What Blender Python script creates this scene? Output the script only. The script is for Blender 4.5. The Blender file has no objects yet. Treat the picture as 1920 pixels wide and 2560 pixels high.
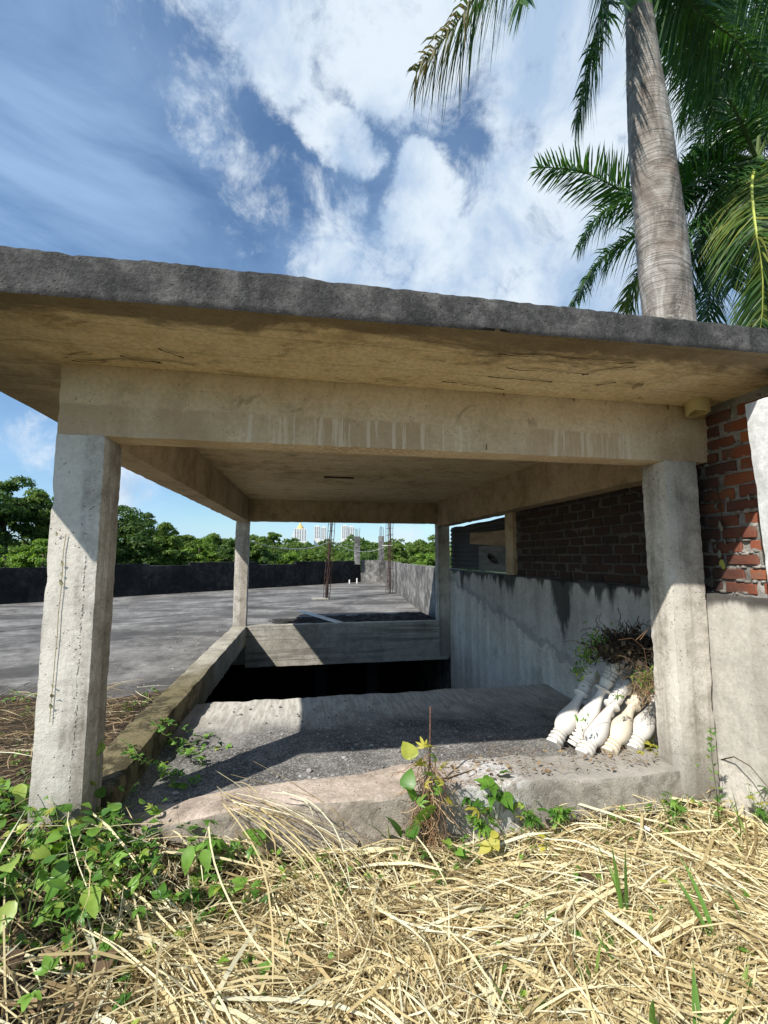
import bpy, bmesh, math, random
import numpy as np
from mathutils import Vector, Matrix, noise, Euler
random.seed(7)
RS = np.random.RandomState(11)
R = math.radians
S = bpy.context.scene
C = S.collection

# ------------------------------------------------------------------ camera
CAM = (1.0117, -2.45, 1.40)
F = 1108.4
PITCH, YAW, ROLL = 0.1003, -0.1798, -0.0028
cd = bpy.data.cameras.new('camera'); cam = bpy.data.objects.new('camera', cd); C.objects.link(cam)
cd.sensor_fit = 'HORIZONTAL'; cd.sensor_width = 36.0; cd.lens = F / 1920 * 36.0
cd.clip_start = 0.05; cd.clip_end = 5000
cam.location = CAM
cam.rotation_euler = Euler((math.pi / 2 + PITCH, 0, YAW), 'XYZ')
S.camera = cam
S.render.resolution_x = 768; S.render.resolution_y = 1024

# ------------------------------------------------------------------ light
SUN = Vector((0.770, 0.610, -1.0)).normalized()       # direction the light travels
sd = bpy.data.lights.new('sun', 'SUN'); sun = bpy.data.objects.new('sun', sd); C.objects.link(sun)
sd.energy = 4.0; sd.angle = R(0.53); sd.color = (1.0, 0.95, 0.87)
sun.rotation_euler = SUN.to_track_quat('-Z', 'Y').to_euler()
SUN_EL = math.asin(-SUN.z); SUN_AZ = math.atan2(-SUN.x, -SUN.y)   # towards the sun, clockwise from +Y

S.view_settings.view_transform = 'Standard'; S.view_settings.look = 'None'
S.view_settings.gamma = 1.0; S.view_settings.use_curve_mapping = False
S.view_settings.exposure = 0.70

def pixel_ray(x, y):
    X = (x - 960) / F; u = (1280 - y) / F
    cp, sp = math.cos(PITCH), math.sin(PITCH)
    Y = cp - u * sp; z = sp + u * cp
    c, s = math.cos(YAW), math.sin(YAW)
    return Vector((c * X - s * Y, s * X + c * Y, z))
def at(x, y, d):
    return Vector(CAM) + pixel_ray(x, y) * d
def onz(x, y, z):
    r = pixel_ray(x, y); return Vector(CAM) + r * ((z - CAM[2]) / r.z)

# ------------------------------------------------------------------ sky
W = bpy.data.worlds.new('World'); S.world = W; W.use_nodes = True
nt = W.node_tree; N = nt.nodes; Lk = nt.links; N.clear()
def nd(t, **k):
    n = N.new(t)
    for a, b in k.items(): setattr(n, a, b)
    return n
def vm(op, a, b=None, out=0):
    n = nd('ShaderNodeVectorMath', operation=op)
    for i, v in enumerate((a, b)):
        if v is None: continue
        if hasattr(v, 'links'): Lk.new(v, n.inputs[i])
        else: n.inputs[i].default_value = v
    return n.outputs[out]
def mth(op, a, b=None, c=None, clamp=False):
    n = nd('ShaderNodeMath', operation=op); n.use_clamp = clamp
    for i, v in enumerate((a, b, c)):
        if v is None: continue
        if hasattr(v, 'links'): Lk.new(v, n.inputs[i])
        else: n.inputs[i].default_value = v
    return n.outputs[0]
def mrange(v, a, b, c=0.0, d=1.0, sm='SMOOTHSTEP'):
    n = nd('ShaderNodeMapRange', interpolation_type=sm)
    Lk.new(v, n.inputs[0])
    for i, q in enumerate((a, b, c, d)): n.inputs[i + 1].default_value = q
    return n.outputs[0]
def wnoise(vec, sc, det, rough, off=(0, 0, 0), dist=0.0):
    n = nd('ShaderNodeTexNoise'); n.inputs['Scale'].default_value = sc
    n.inputs['Detail'].default_value = det; n.inputs['Roughness'].default_value = rough
    n.inputs['Distortion'].default_value = dist
    Lk.new(vm('ADD', vec, off), n.inputs['Vector']); return n
sky = nd('ShaderNodeTexSky', sky_type='NISHITA'); sky.sun_disc = False
sky.sun_elevation = SUN_EL; sky.sun_rotation = SUN_AZ
sky.air_density = 1.0; sky.dust_density = 0.5; sky.ozone_density = 1.6
tc = nd('ShaderNodeTexCoord'); D0 = vm('NORMALIZE', tc.outputs['Generated'])
n1 = wnoise(D0, 5.0, 9, 0.62)
n2 = wnoise(D0, 2.3, 6, 0.6, (4, 2, 9))
warp = vm('SCALE', vm('SUBTRACT', n1.outputs['Color'], (0.5, 0.5, 0.5))); 
warp.node.inputs['Scale'].default_value = 0.17
DW = vm('ADD', D0, warp)
BL = [  # x, y, radius (rad), weight  -- cumulus masses
 (1290, 650, .30, 1.0), (1560, 560, .30, 1.0), (1040, 540, .14, .95), (1030, 450, .09, .9), (1130, 700, .2, .9), (1400, 380, .22, .9),
 (1420, 150, .24, 1.0), (1600, 60, .25, 1.0), (1850, 100, .28, 1.0), (1880, 420, .3, .8), (1900, 700, .3, .8),
 (700, 30, .18, 1.0), (860, 40, .17, 1.0), (980, 110, .16, 1.0), (1080, 60, .17, .9), (830, 180, .11, .85), (860, 340, .09, .9), (800, 330, .09, .85), (770, 230, .08, .7),
 (1080, 250, .09, .6), (470, 170, .16, .50), (500, 290, .14, .50), (560, 400, .13, .48), (640, 500, .15, .55), (740, 570, .15, .62), (840, 630, .16, .75), (960, 660, .14, .8),
 (330, 1185, .12, .75), (560, 1240, .10, .6), (60, 1100, .12, .5), (1010, 1330, .08, .6), (500, -250, .2, .8), (1100, -300, .35, 1.0)]
acc = None
for x, y, r, w in BL:
    d = pixel_ray(x, y).normalized()
    dist = vm('DISTANCE', DW, tuple(d), out=1)
    q = mrange(dist, r * 1.02, r * .30, 0.0, w)
    acc = q if acc is None else mth('MAXIMUM', acc, q)
# cloud field of the rest of the sky (outside the photographed part)
view = tuple(pixel_ray(960, 600).normalized())
away = mrange(vm('DISTANCE', D0, view, out=1), 0.85, 1.25)
rest = mth('MULTIPLY', mrange(n2.outputs[0], .46, .60), away)
acc = mth('MAXIMUM', acc, rest)
n3 = wnoise(D0, 9.0, 12, 0.68, (1, 7, 3), .3)
dens = mth('ADD', acc, mth('MULTIPLY', mth('SUBTRACT', n3.outputs[0], 0.5), 1.7))
cum = mrange(dens, 0.42, 0.93)
# thin veils, strongest low in the sky on the left
mp = nd('ShaderNodeMapping'); mp.inputs['Rotation'].default_value = (0, R(25), R(35)); mp.inputs['Scale'].default_value = (1.0, 1.0, 2.6)
Lk.new(D0, mp.inputs[0])
n4 = wnoise(mp.outputs[0], 2.6, 8, 0.58, (3, 3, 1), .4)
veilblob = None
for x, y, r, w in [(120, 480, .55, 1.0), (330, 640, .42, .8), (60, 250, .4, .75), (960, 780, .5, .75), (300, 60, .35, .35)]:
    q = mrange(vm('DISTANCE', D0, tuple(pixel_ray(x, y).normalized()), out=1), r, 0.0, 0.0, w)
    veilblob = q if veilblob is None else mth('MAXIMUM', veilblob, q)
sepz = nd('ShaderNodeSeparateXYZ'); Lk.new(D0, sepz.inputs[0])
low = mrange(sepz.outputs[2], 0.40, 0.05, 0.0, 1.0)
veil = mth('MULTIPLY', mth('MAXIMUM', mth('MAXIMUM', veilblob, low), mth('MULTIPLY', away, .4)), mrange(n4.outputs[0], .28, .66))
# cloud shade: bluish grey hollows inside the masses
n5 = wnoise(D0, 5.5, 9, 0.6, (8, 1, 5), .3)
shade = mrange(n5.outputs[0], .34, .62)
cc = nd('ShaderNodeMix', data_type='RGBA'); Lk.new(shade, cc.inputs[0])
cc.inputs[6].default_value = (3.3, 4.4, 5.9, 1); cc.inputs[7].default_value = (5.9, 6.6, 7.3, 1)
skc = nd('ShaderNodeMix', data_type='RGBA', blend_type='MULTIPLY'); skc.inputs[0].default_value = 1.0
Lk.new(sky.outputs[0], skc.inputs[6]); skc.inputs[7].default_value = (.80, 1.0, 1.12, 1)
mv = nd('ShaderNodeMix', data_type='RGBA'); Lk.new(mth('MULTIPLY', veil, .54), mv.inputs[0]); Lk.new(skc.outputs[2], mv.inputs[6]); mv.inputs[7].default_value = (3.9, 5.6, 7.9, 1)
mx = nd('ShaderNodeMix', data_type='RGBA'); Lk.new(mth('MULTIPLY', cum, .97), mx.inputs[0])
Lk.new(mv.outputs[2], mx.inputs[6]); Lk.new(cc.outputs[2], mx.inputs[7])
bg = nd('ShaderNodeBackground'); bg.inputs['Strength'].default_value = 0.085; Lk.new(mx.outputs[2], bg.inputs['Color'])
wo = nd('ShaderNodeOutputWorld'); Lk.new(bg.outputs[0], wo.inputs[0])

# ------------------------------------------------------------------ helpers: objects
def link(o, parent=None):
    C.objects.link(o)
    if parent is not None: o.parent = parent
    return o
def mesh_np(name, V, Fs, mats, parent=None, smooth=False, midx=None, sharp=None):
    """V (n,3) array, Fs (m,k) array of same-size faces"""
    V = np.asarray(V, np.float32); Fs = np.asarray(Fs, np.int32)
    me = bpy.data.meshes.new(name)
    me.vertices.add(len(V)); me.vertices.foreach_set('co', V.ravel())
    k = Fs.shape[1]; m = len(Fs)
    me.loops.add(m * k); me.loops.foreach_set('vertex_index', Fs.ravel())
    me.polygons.add(m); me.polygons.foreach_set('loop_start', np.arange(0, m * k, k, dtype=np.int32))
    try: me.polygons.foreach_set('loop_total', np.full(m, k, np.int32))
    except Exception: pass
    if midx is not None: me.polygons.foreach_set('material_index', np.asarray(midx, np.int32))
    me.polygons.foreach_set('use_smooth', np.full(m, smooth, bool))
    me.update(calc_edges=True); me.validate()
    if sharp: me.set_sharp_from_angle(angle=sharp)
    for q in (mats if isinstance(mats, (list, tuple)) else [mats]): me.materials.append(q)
    return link(bpy.data.objects.new(name, me), parent)
def empty(name, label, cat, loc=(0, 0, 0), group=None):
    o = bpy.data.objects.new(name, None); C.objects.link(o); o.location = loc; o.empty_display_size = .1
    return tag(o, label, cat, group)
def tag(o, label=None, cat=None, group=None, kind=None):
    if label: o['label'] = label
    if cat: o['category'] = cat
    if group: o['group'] = group
    if kind: o['kind'] = kind
    return o
def pt_parent(o, root):
    """parent a world-space mesh to a root that has an offset"""
    o.parent = root; o.matrix_parent_inverse = Matrix.Translation(-Vector(root.location)); return o
def rng(a, b, st):
    n = max(1, int(round((b - a) / st))); return list(np.linspace(a, b, n + 1))
def rbox(name, mat, xs, ys, zs, amp=.003, edge=.008, warp=None, parent=None, seed=0, fsc=6.0, midx=None):
    """box of rough concrete: gridded faces, worn edges, wavy surface; warp shears it in world space"""
    nx, ny, nz = len(xs) - 1, len(ys) - 1, len(zs) - 1
    idx = {}; V = []; Fs = []
    def v(i, j, k):
        key = (i, j, k)
        if key in idx: return idx[key]
        p = Vector((xs[i], ys[j], zs[k]))
        if warp: p = Vector(warp(p))
        q = p * fsc + Vector((seed, seed * 2, seed * 3))
        d = noise.noise_vector(q) * amp + noise.noise_vector(q * 4.1) * amp * .5
        ex = (i in (0, nx)), (j in (0, ny)), (k in (0, nz))
        if sum(ex) >= 2 and edge:
            a = edge * (.10 + max(0, noise.noise(p * 5 + Vector((seed, 5, 1))) - .25) * 1.5 + abs(noise.noise(p * 31 + Vector((seed, 5, 1)))) * .7)
            if ex[0]: d.x += a if i == 0 else -a
            if ex[1]: d.y += a if j == 0 else -a
            if ex[2]: d.z += a if k == 0 else -a
        idx[key] = len(V); V.append(p + d); return idx[key]
    for j in range(ny):
        for k in range(nz):
            Fs.append((v(0, j, k), v(0, j, k + 1), v(0, j + 1, k + 1), v(0, j + 1, k)))
            Fs.append((v(nx, j, k), v(nx, j + 1, k), v(nx, j + 1, k + 1), v(nx, j, k + 1)))
    for i in range(nx):
        for k in range(nz):
            Fs.append((v(i, 0, k), v(i + 1, 0, k), v(i + 1, 0, k + 1), v(i, 0, k + 1)))
            Fs.append((v(i, ny, k), v(i, ny, k + 1), v(i + 1, ny, k + 1), v(i + 1, ny, k)))
    for i in range(nx):
        for j in range(ny):
            Fs.append((v(i, j, 0), v(i, j + 1, 0), v(i + 1, j + 1, 0), v(i + 1, j, 0)))
            Fs.append((v(i, j, nz), v(i + 1, j, nz), v(i + 1, j + 1, nz), v(i, j + 1, nz)))
    return mesh_np(name, [tuple(q) for q in V], Fs, mat, parent, smooth=True, sharp=R(30))
def tube_arr(pts, rad, k=6):
    """tube along pts, rad scalar or list; returns V,F arrays"""
    P = [Vector(p) for p in pts]; n = len(P)
    rad = [rad] * n if not hasattr(rad, '__len__') else rad
    V = []; Fs = []; up = Vector((0, 0, 1)); prev = None
    for i in range(n):
        t = (P[min(n - 1, i + 1)] - P[max(0, i - 1)]).normalized()
        if prev is None:
            a = t.cross(up if abs(t.z) < .9 else Vector((1, 0, 0))).normalized()
        else: a = (prev - t * prev.dot(t)).normalized()
        prev = a; b = t.cross(a)
        for j in range(k):
            th = 2 * math.pi * j / k
            V.append(P[i] + (a * math.cos(th) + b * math.sin(th)) * rad[i])
    for i in range(n - 1):
        for j in range(k):
            j2 = (j + 1) % k
            Fs.append((i * k + j, i * k + j2, (i + 1) * k + j2, (i + 1) * k + j))
    V.append(P[0]); V.append(P[-1]); c0, c1 = len(V) - 2, len(V) - 1
    for j in range(k):
        j2 = (j + 1) % k
        Fs.append((c0, j2, j, j)); Fs.append((c1, (n - 1) * k + j, (n - 1) * k + j2, (n - 1) * k + j2))
    return V, Fs
class MB:
    def __init__(s): s.V = []; s.F = []
    def add(s, V, Fs):
        o = len(s.V); s.V += [tuple(v) for v in V]; s.F += [tuple(i + o for i in f) for f in Fs]; return s
    def tube(s, pts, rad, k=6): return s.add(*tube_arr(pts, rad, k))
    def box(s, a, b, rot=None, ctr=None):
        V = [Vector((x, y, z)) for x in (a[0], b[0]) for y in (a[1], b[1]) for z in (a[2], b[2])]
        if rot is not None: V = [rot @ (v - Vector(ctr)) + Vector(ctr) for v in V]
        return s.add(V, [(0, 1, 3, 2), (4, 6, 7, 5), (0, 4, 5, 1), (2, 3, 7, 6), (0, 2, 6, 4), (1, 5, 7, 3)])
    def build(s, name, mat, parent=None, smooth=False):
        me = bpy.data.meshes.new(name)
        fs = []
        for f in s.F:
            g = []
            for i in f:
                if i not in g: g.append(i)
            fs.append(g)
        me.from_pydata(s.V, [], fs)
        if smooth:
            for p in me.polygons: p.use_smooth = True
        me.materials.append(mat); me.update()
        return link(bpy.data.objects.new(name, me), parent)

# ------------------------------------------------------------------ helpers: materials
def newmat(name):
    m = bpy.data.materials.new(name); m.use_nodes = True; t = m.node_tree; t.nodes.clear()
    return m, t
class NT:
    def __init__(s, name):
        s.m, s.t = newmat(name)
        s.o = s.t.nodes.new('ShaderNodeOutputMaterial'); s.b = s.t.nodes.new('ShaderNodeBsdfPrincipled')
        s.t.links.new(s.b.outputs[0], s.o.inputs[0]); s.b.inputs['Roughness'].default_value = .9
        s.b.inputs['Specular IOR Level'].default_value = .25
        g = s.t.nodes.new('ShaderNodeNewGeometry'); s.pos = g.outputs['Position']; s.geo = g
    def L(s, a, b): s.t.links.new(a, b)
    def setv(s, inp, v):
        if hasattr(v, 'links'): s.L(v, inp)
        else: inp.default_value = v
    def map(s, sc=(1, 1, 1), off=(0, 0, 0), rot=(0, 0, 0), vec=None):
        n = s.t.nodes.new('ShaderNodeMapping'); s.L(vec or s.pos, n.inputs[0])
        n.inputs['Scale'].default_value = sc; n.inputs['Location'].default_value = off; n.inputs['Rotation'].default_value = rot
        return n.outputs[0]
    def noise(s, sc, det=6, rough=.6, vec=None, dist=0, col=False):
        n = s.t.nodes.new('ShaderNodeTexNoise'); s.L(vec or s.pos, n.inputs['Vector'])
        n.inputs['Scale'].default_value = sc; n.inputs['Detail'].default_value = det; n.inputs['Roughness'].default_value = rough
        n.inputs['Distortion'].default_value = dist
        return n.outputs['Color' if col else 0]
    def voro(s, sc, vec=None, feat='F1', rnd=1.0, out='Distance'):
        n = s.t.nodes.new('ShaderNodeTexVoronoi'); n.feature = feat; s.L(vec or s.pos, n.inputs['Vector'])
        n.inputs['Scale'].default_value = sc; n.inputs['Randomness'].default_value = rnd; return n.outputs[out]
    def rngm(s, v, a, b, c=0., d=1.):
        n = s.t.nodes.new('ShaderNodeMapRange'); n.interpolation_type = 'SMOOTHSTEP'; s.setv(n.inputs[0], v)
        for i, q in enumerate((a, b, c, d)): s.setv(n.inputs[i + 1], q)
        return n.outputs[0]
    def math(s, op, a, b=None, clamp=False):
        n = s.t.nodes.new('ShaderNodeMath'); n.operation = op; n.use_clamp = clamp; s.setv(n.inputs[0], a)
        if b is not None: s.setv(n.inputs[1], b)
        return n.outputs[0]
    def mix(s, f, a, b, mode='MIX'):
        n = s.t.nodes.new('ShaderNodeMix'); n.data_type = 'RGBA'; n.blend_type = mode
        s.setv(n.inputs[0], f)
        for i, q in ((6, a), (7, b)):
            if hasattr(q, 'links'): s.L(q, n.inputs[i])
            else: n.inputs[i].default_value = (*q, 1) if len(q) == 3 else q
        return n.outputs[2]
    def ramp(s, v, stops):
        n = s.t.nodes.new('ShaderNodeValToRGB'); s.L(v, n.inputs[0]); e = n.color_ramp.elements
        while len(e) < len(stops): e.new(.5)
        for i, (p, c) in enumerate(stops): e[i].position = p; e[i].color = (*c, 1)
        return n.outputs[0]
    def sep(s, vec=None):
        n = s.t.nodes.new('ShaderNodeSeparateXYZ'); s.L(vec or s.pos, n.inputs[0]); return n.outputs
    def bump(s, h, st=.5, dist=.01, normal=None):
        n = s.t.nodes.new('ShaderNodeBump'); n.inputs['Strength'].default_value = st; n.inputs['Distance'].default_value = dist
        s.L(h, n.inputs['Height'])
        if normal is not None: s.L(normal, n.inputs['Normal'])
        return n.outputs[0]
    def island(s): return s.geo.outputs['Random Per Island']
    def objrand(s): return s.t.nodes.new('ShaderNodeObjectInfo').outputs['Random']
    def done(s, col, normal=None, rough=None):
        s.setv(s.b.inputs['Base Color'], col if hasattr(col, 'links') else (*col, 1))
        if normal is not None: s.L(normal, s.b.inputs['Normal'])
        if rough is not None: s.setv(s.b.inputs['Roughness'], rough)
        return s.m
def concrete(name, dark, base, light, streak=.5, streakcol=None, pits=.6, bump=.6, boards=None, extra=None, sc=1.6, streaksc=9.0, con=(.39, .62), grit=.5, bands=0.0):
    n = NT(name)
    a = n.noise(sc, 8, .68); f = n.noise(38, 6, .7); g = n.noise(7, 5, .6, dist=.4)
    col = n.ramp(n.math('ADD', n.math('MULTIPLY', a, .65), n.math('MULTIPLY', g, .35)), [(con[0], dark), (.5, base), (con[1], light)])
    st = n.noise(streaksc, 5, .6, vec=n.map((1, 1, .07)))
    stf = n.math('MULTIPLY', n.rngm(st, .5, .72), streak)
    col = n.mix(stf, col, streakcol or tuple(c * .45 for c in base))
    col = n.mix(n.rngm(f, .40, .60, .0, grit), col, n.mix(1.0, col, (.62, .61, .6), 'MULTIPLY'))
    if bands:
        bd = n.noise(5.5, 4, .55, vec=n.map((1, 1, .035), off=(7, 2, 0)))
        col = n.mix(n.math('MULTIPLY', n.rngm(bd, .50, .60), bands), col, n.mix(1.0, col, (.60, .57, .53), 'MULTIPLY'))
        col = n.mix(n.math('MULTIPLY', n.rngm(bd, .46, .38), bands * .6), col, tuple(min(.82, c * 1.3) for c in base))
    sp_ = n.noise(95, 3, .7); col = n.mix(n.rngm(sp_, .57, .68, 0, grit * .8), col, tuple(c * .35 for c in base)); col = n.mix(n.rngm(sp_, .42, .32, 0, grit * .5), col, tuple(min(.8, c * 1.5 + .03) for c in base))
    pv = n.voro(34, vec=n.map((1, 1, 1.2)), rnd=1); pit = n.rngm(pv, .17, .08)
    pmask = n.math('MULTIPLY', pit, n.rngm(n.noise(5, 2), .47, .56))
    col = n.mix(n.math('MULTIPLY', pmask, pits), col, (.05, .048, .045))
    h = n.math('ADD', n.math('MULTIPLY', f, .5), n.math('MULTIPLY', n.noise(110, 3, .6), .25))
    h = n.math('SUBTRACT', h, n.math('MULTIPLY', pmask, 1.2))
    if boards:
        ax, w = boards                                   # shutter board marks across axis ax, width w
        s_ = n.sep()[ax]
        fr = n.math('FRACT', n.math('DIVIDE', n.math('ADD', s_, n.math('MULTIPLY', n.noise(2.5, 2), .01)), w))
        line = n.math('ADD', n.rngm(fr, .035, .0), n.rngm(fr, .965, 1.0))
        h = n.math('ADD', h, n.math('MULTIPLY', line, 1.0))
        col = n.mix(n.math('MULTIPLY', line, .3), col, (.2, .17, .12))
        grain = n.noise(60, 4, .6, vec=n.map(((1, .05, 1) if ax != 1 else (.05, 1, 1))))
        h = n.math('ADD', h, n.math('MULTIPLY', grain, .35))
    if extra: col = extra(n, col)
    return n.done(col, n.bump(h, bump, .012))

def grime_top(z0, depth, colr=(.018, .017, .016), strength=.9, sc=6):
    """black runs hanging from a top edge at z0"""
    def ex(n, col):
        z = n.sep()[2]
        run = n.noise(sc, 4, .62, vec=n.map((1, 1, .06)))
        big = n.noise(1.3, 3, .6, vec=n.map((1, 1, .05), off=(3, 3, 0))); depth_ = n.rngm(n.sep()[1], -.1, .35, depth * .25, depth)
        reach = n.math('MULTIPLY', n.math('ADD', n.math('MULTIPLY', n.rngm(big, .48, .66), .75), n.math('MULTIPLY', n.rngm(run, .45, .75), .45)), depth_)
        dz = n.math('SUBTRACT', z0, z)
        q = n.math('DIVIDE', dz, n.math('ADD', reach, .03))
        return n.mix(n.math('MULTIPLY', n.rngm(q, 1.0, .35), strength), col, colr)
    return ex

def moss_low(z0, z1, colr=(.16, .15, .13), strength=.7):
    def ex(n, col):
        z = n.math('ADD', n.sep()[2], n.math('MULTIPLY', n.math('SUBTRACT', n.noise(6, 5, .65), .5), .35))
        return n.mix(n.math('MULTIPLY', n.rngm(z, z1, z0), strength), col, colr)
    return ex
M_pillar = concrete('pillar_concrete', (.33, .30, .255), (.58, .54, .475), (.76, .72, .65), streak=.35, streakcol=(.34, .30, .25), pits=.9, bump=.6, streaksc=12, sc=2.6, bands=.8, extra=moss_low(-.05, .55))
M_fascia = concrete('fascia_concrete', (.026, .0255, .025), (.078, .076, .072), (.17, .165, .155), streak=.75, streakcol=(.028, .028, .028), pits=1.0, bump=.9, sc=6, streaksc=6, con=(.36, .66), grit=.9,
    extra=lambda n, col: n.mix(n.rngm(n.math('ADD', n.sep()[2], n.math('MULTIPLY', n.noise(12, 4, .6), .05)), 2.45, 2.415, 0, .85), col, (.018, .017, .016)))
def soffit_stain(n, col):
    s_ = n.sep(); y = s_[1]; x = s_[0]; nn = n.noise(2.2, 7, .68, vec=n.map((.6, 1.6, 1)), dist=.6)
    yy = n.math('ADD', y, n.math('MULTIPLY', n.math('SUBTRACT', nn, .5), .85))
    edge_ = n.math('ADD', yy, n.rngm(x, 1.4, 2.6, 0, -.03))
    col = n.mix(n.rngm(edge_, -.44, -.60, 0, .75), col, (.075, .056, .036))
    left = n.math('ADD', x, n.math('MULTIPLY', n.math('SUBTRACT', nn, .5), 1.3))
    col = n.mix(n.rngm(left, .15, -.75, 0, .62), col, (.10, .078, .052))
    mot = n.noise(3.4, 8, .75, vec=n.map((1, 2.2, 1), off=(5, 1, 0)), dist=.8)
    col = n.mix(n.rngm(mot, .53, .64, 0, .6), col, (.22, .16, .09))
    return col
M_soffit = concrete('soffit_concrete', (.50, .37, .20), (.72, .56, .335), (.78, .64, .42), streak=0, pits=.25, bump=.4, boards=(1, .23), extra=soffit_stain, sc=1.1)
def beam_runs(n, col):
    s_ = n.sep(); z = s_[2]
    low = n.rngm(n.math('ADD', z, n.math('MULTIPLY', n.math('SUBTRACT', n.noise(7, 5, .7), .5), .05)), 2.188, 2.170)
    run = n.noise(34, 4, .6, vec=n.map((1, 1, .045)))
    patch = n.rngm(n.noise(1.1, 2, vec=n.map((1, 1, .1), off=(0, 0, 0))), .45, .55)
    fade = n.rngm(z, 2.03, 2.10)
    col = n.mix(n.math('MULTIPLY', low, n.rngm(n.noise(2.3, 4, .6, vec=n.map((1, 1, .4), off=(1, 1, 1))), .40, .58, .12, .65)), col, (.45, .32, .20))
    f = n.math('MULTIPLY', n.math('MULTIPLY', n.rngm(run, .50, .60), low), patch)
    col = n.mix(n.math('MULTIPLY', f, .75), col, (.74, .64, .50))
    blot = n.math('MULTIPLY', n.rngm(n.noise(3.1, 6, .72, dist=.9), .57, .66), n.rngm(z, 2.16, 2.22))
    return n.mix(n.math('MULTIPLY', blot, .5), col, (.2, .135, .07))
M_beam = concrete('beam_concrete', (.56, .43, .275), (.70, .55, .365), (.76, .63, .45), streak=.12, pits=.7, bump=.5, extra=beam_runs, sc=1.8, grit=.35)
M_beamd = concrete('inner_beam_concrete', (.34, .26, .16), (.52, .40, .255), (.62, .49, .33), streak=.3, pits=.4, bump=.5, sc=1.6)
M_curb = concrete('sill_concrete', (.27, .245, .20), (.42, .395, .34), (.54, .51, .45), streak=.0, pits=.5, bump=.5, boards=(2, .17), sc=1.4,
    extra=lambda n, col: n.mix(n.math('MULTIPLY', n.rngm(n.noise(2.0, 5, .6, vec=n.map((.25, 1, 5))), .5, .62), .55), col, (.11, .10, .085)))
def mossy(n, col):
    y = n.sep()[1]; q = n.math('ADD', y, n.math('MULTIPLY', n.math('SUBTRACT', n.noise(4, 6, .7), .5), 2.6))
    col = n.mix(n.rngm(q, 3.6, 1.6, 0, .85), col, (.15, .12, .05))
    up = n.rngm(n.sep(n.geo.outputs['Normal'])[2], .3, .7)
    return n.mix(n.math('MULTIPLY', n.rngm(n.noise(7, 7, .75), .44, .58), n.rngm(q, 3.2, 1.2, 0, .95)), col, (.045, .038, .018))
M_mossy = concrete('mossy_sill_concrete', (.24, .22, .18), (.38, .355, .29), (.50, .47, .40), streak=.2, pits=.7, bump=.9, extra=mossy)
def retain_extra(n, col):
    s_ = n.sep(); y, z = s_[1], s_[2]; w1 = n.noise(4, 6, .7)
    # rough band of different plaster running down towards the front
    ln = n.math('SUBTRACT', n.math('ADD', z, n.math('MULTIPLY', n.math('SUBTRACT', w1, .5), .50)), n.math('ADD', n.math('MULTIPLY', y, .165), .12))
    band = n.math('MULTIPLY', n.rngm(n.math('ABSOLUTE', ln), .060, .035), n.rngm(y, .4, .9))
    col = n.mix(n.math('MULTIPLY', band, .6), col, (.235, .23, .215))
    col = n.mix(n.math('MULTIPLY', n.rngm(ln, .02, .05), .35), col, (.33, .325, .305))
    # long black wedge of damp under the bricks, and smaller ones
    for yc, wd, zb in ((1.72, .20, .48), (4.75, .12, .75), (3.2, .10, .92), (.95, .07, .95)):
        d = n.math('ABSOLUTE', n.math('SUBTRACT', n.math('ADD', y, n.math('MULTIPLY', n.math('SUBTRACT', n.noise(9, 7, .72, vec=n.map((1, 1, .3))), .5), wd * 1.5)), yc))
        lim = n.rngm(z, zb - .1, 1.17, -.02, wd); col = n.mix(n.math('MULTIPLY', n.rngm(n.math('SUBTRACT', d, lim), .03, -.05), .88), col, (.03, .029, .027))
    return grime_top(1.17, .38, strength=.85, sc=8)(n, col)
M_retain = concrete('retaining_wall_concrete', (.42, .395, .35), (.64, .60, .53), (.76, .72, .65), streak=.25, streakcol=(.26, .25, .23), pits=.6, bump=.5, streaksc=5, con=(.36, .64), bands=.4, extra=retain_extra)
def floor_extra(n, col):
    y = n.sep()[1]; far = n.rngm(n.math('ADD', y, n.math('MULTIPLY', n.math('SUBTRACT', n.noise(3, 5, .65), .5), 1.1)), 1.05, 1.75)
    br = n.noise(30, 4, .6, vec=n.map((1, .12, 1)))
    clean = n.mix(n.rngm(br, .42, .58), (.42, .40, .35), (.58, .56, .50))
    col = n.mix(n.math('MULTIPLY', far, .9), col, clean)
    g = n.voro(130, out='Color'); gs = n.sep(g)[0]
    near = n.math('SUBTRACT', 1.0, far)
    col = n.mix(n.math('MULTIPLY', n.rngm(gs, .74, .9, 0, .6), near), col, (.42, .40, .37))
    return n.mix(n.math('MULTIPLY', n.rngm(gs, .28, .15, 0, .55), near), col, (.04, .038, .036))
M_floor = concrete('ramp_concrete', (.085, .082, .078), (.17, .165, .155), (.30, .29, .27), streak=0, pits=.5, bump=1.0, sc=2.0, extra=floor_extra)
def kerb_extra(n, col):
    s_ = n.sep(); q = n.math('ADD', s_[0], n.math('MULTIPLY', n.math('SUBTRACT', n.noise(3, 5, .65), .5), 1.2))
    grey = n.mix(n.noise(6, 6, .7), (.12, .115, .10), (.50, .48, .44))
    col = n.mix(n.rngm(q, 1.6, 2.3, 0, .85), col, grey)
    face = n.rngm(n.sep(n.geo.outputs['Normal'])[1], -.35, -.8)
    col = n.mix(n.math('MULTIPLY', face, .6), col, n.mix(n.rngm(n.noise(8, 7, .75, dist=.6), .40, .58), (.13, .115, .09), (.36, .33, .28)))
    wh = n.math('MULTIPLY', n.rngm(n.math('ABSOLUTE', n.math('SUBTRACT', s_[0], 2.12)), .26, .10), n.rngm(n.noise(11, 6, .75), .46, .54))
    return n.mix(n.math('MULTIPLY', wh, .7), col, (.66, .66, .66))
M_kerb = concrete('kerb_concrete', (.30, .245, .20), (.50, .42, .345), (.64, .54, .46), streak=0, pits=.8, bump=1.0, extra=kerb_extra, grit=.6)
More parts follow.
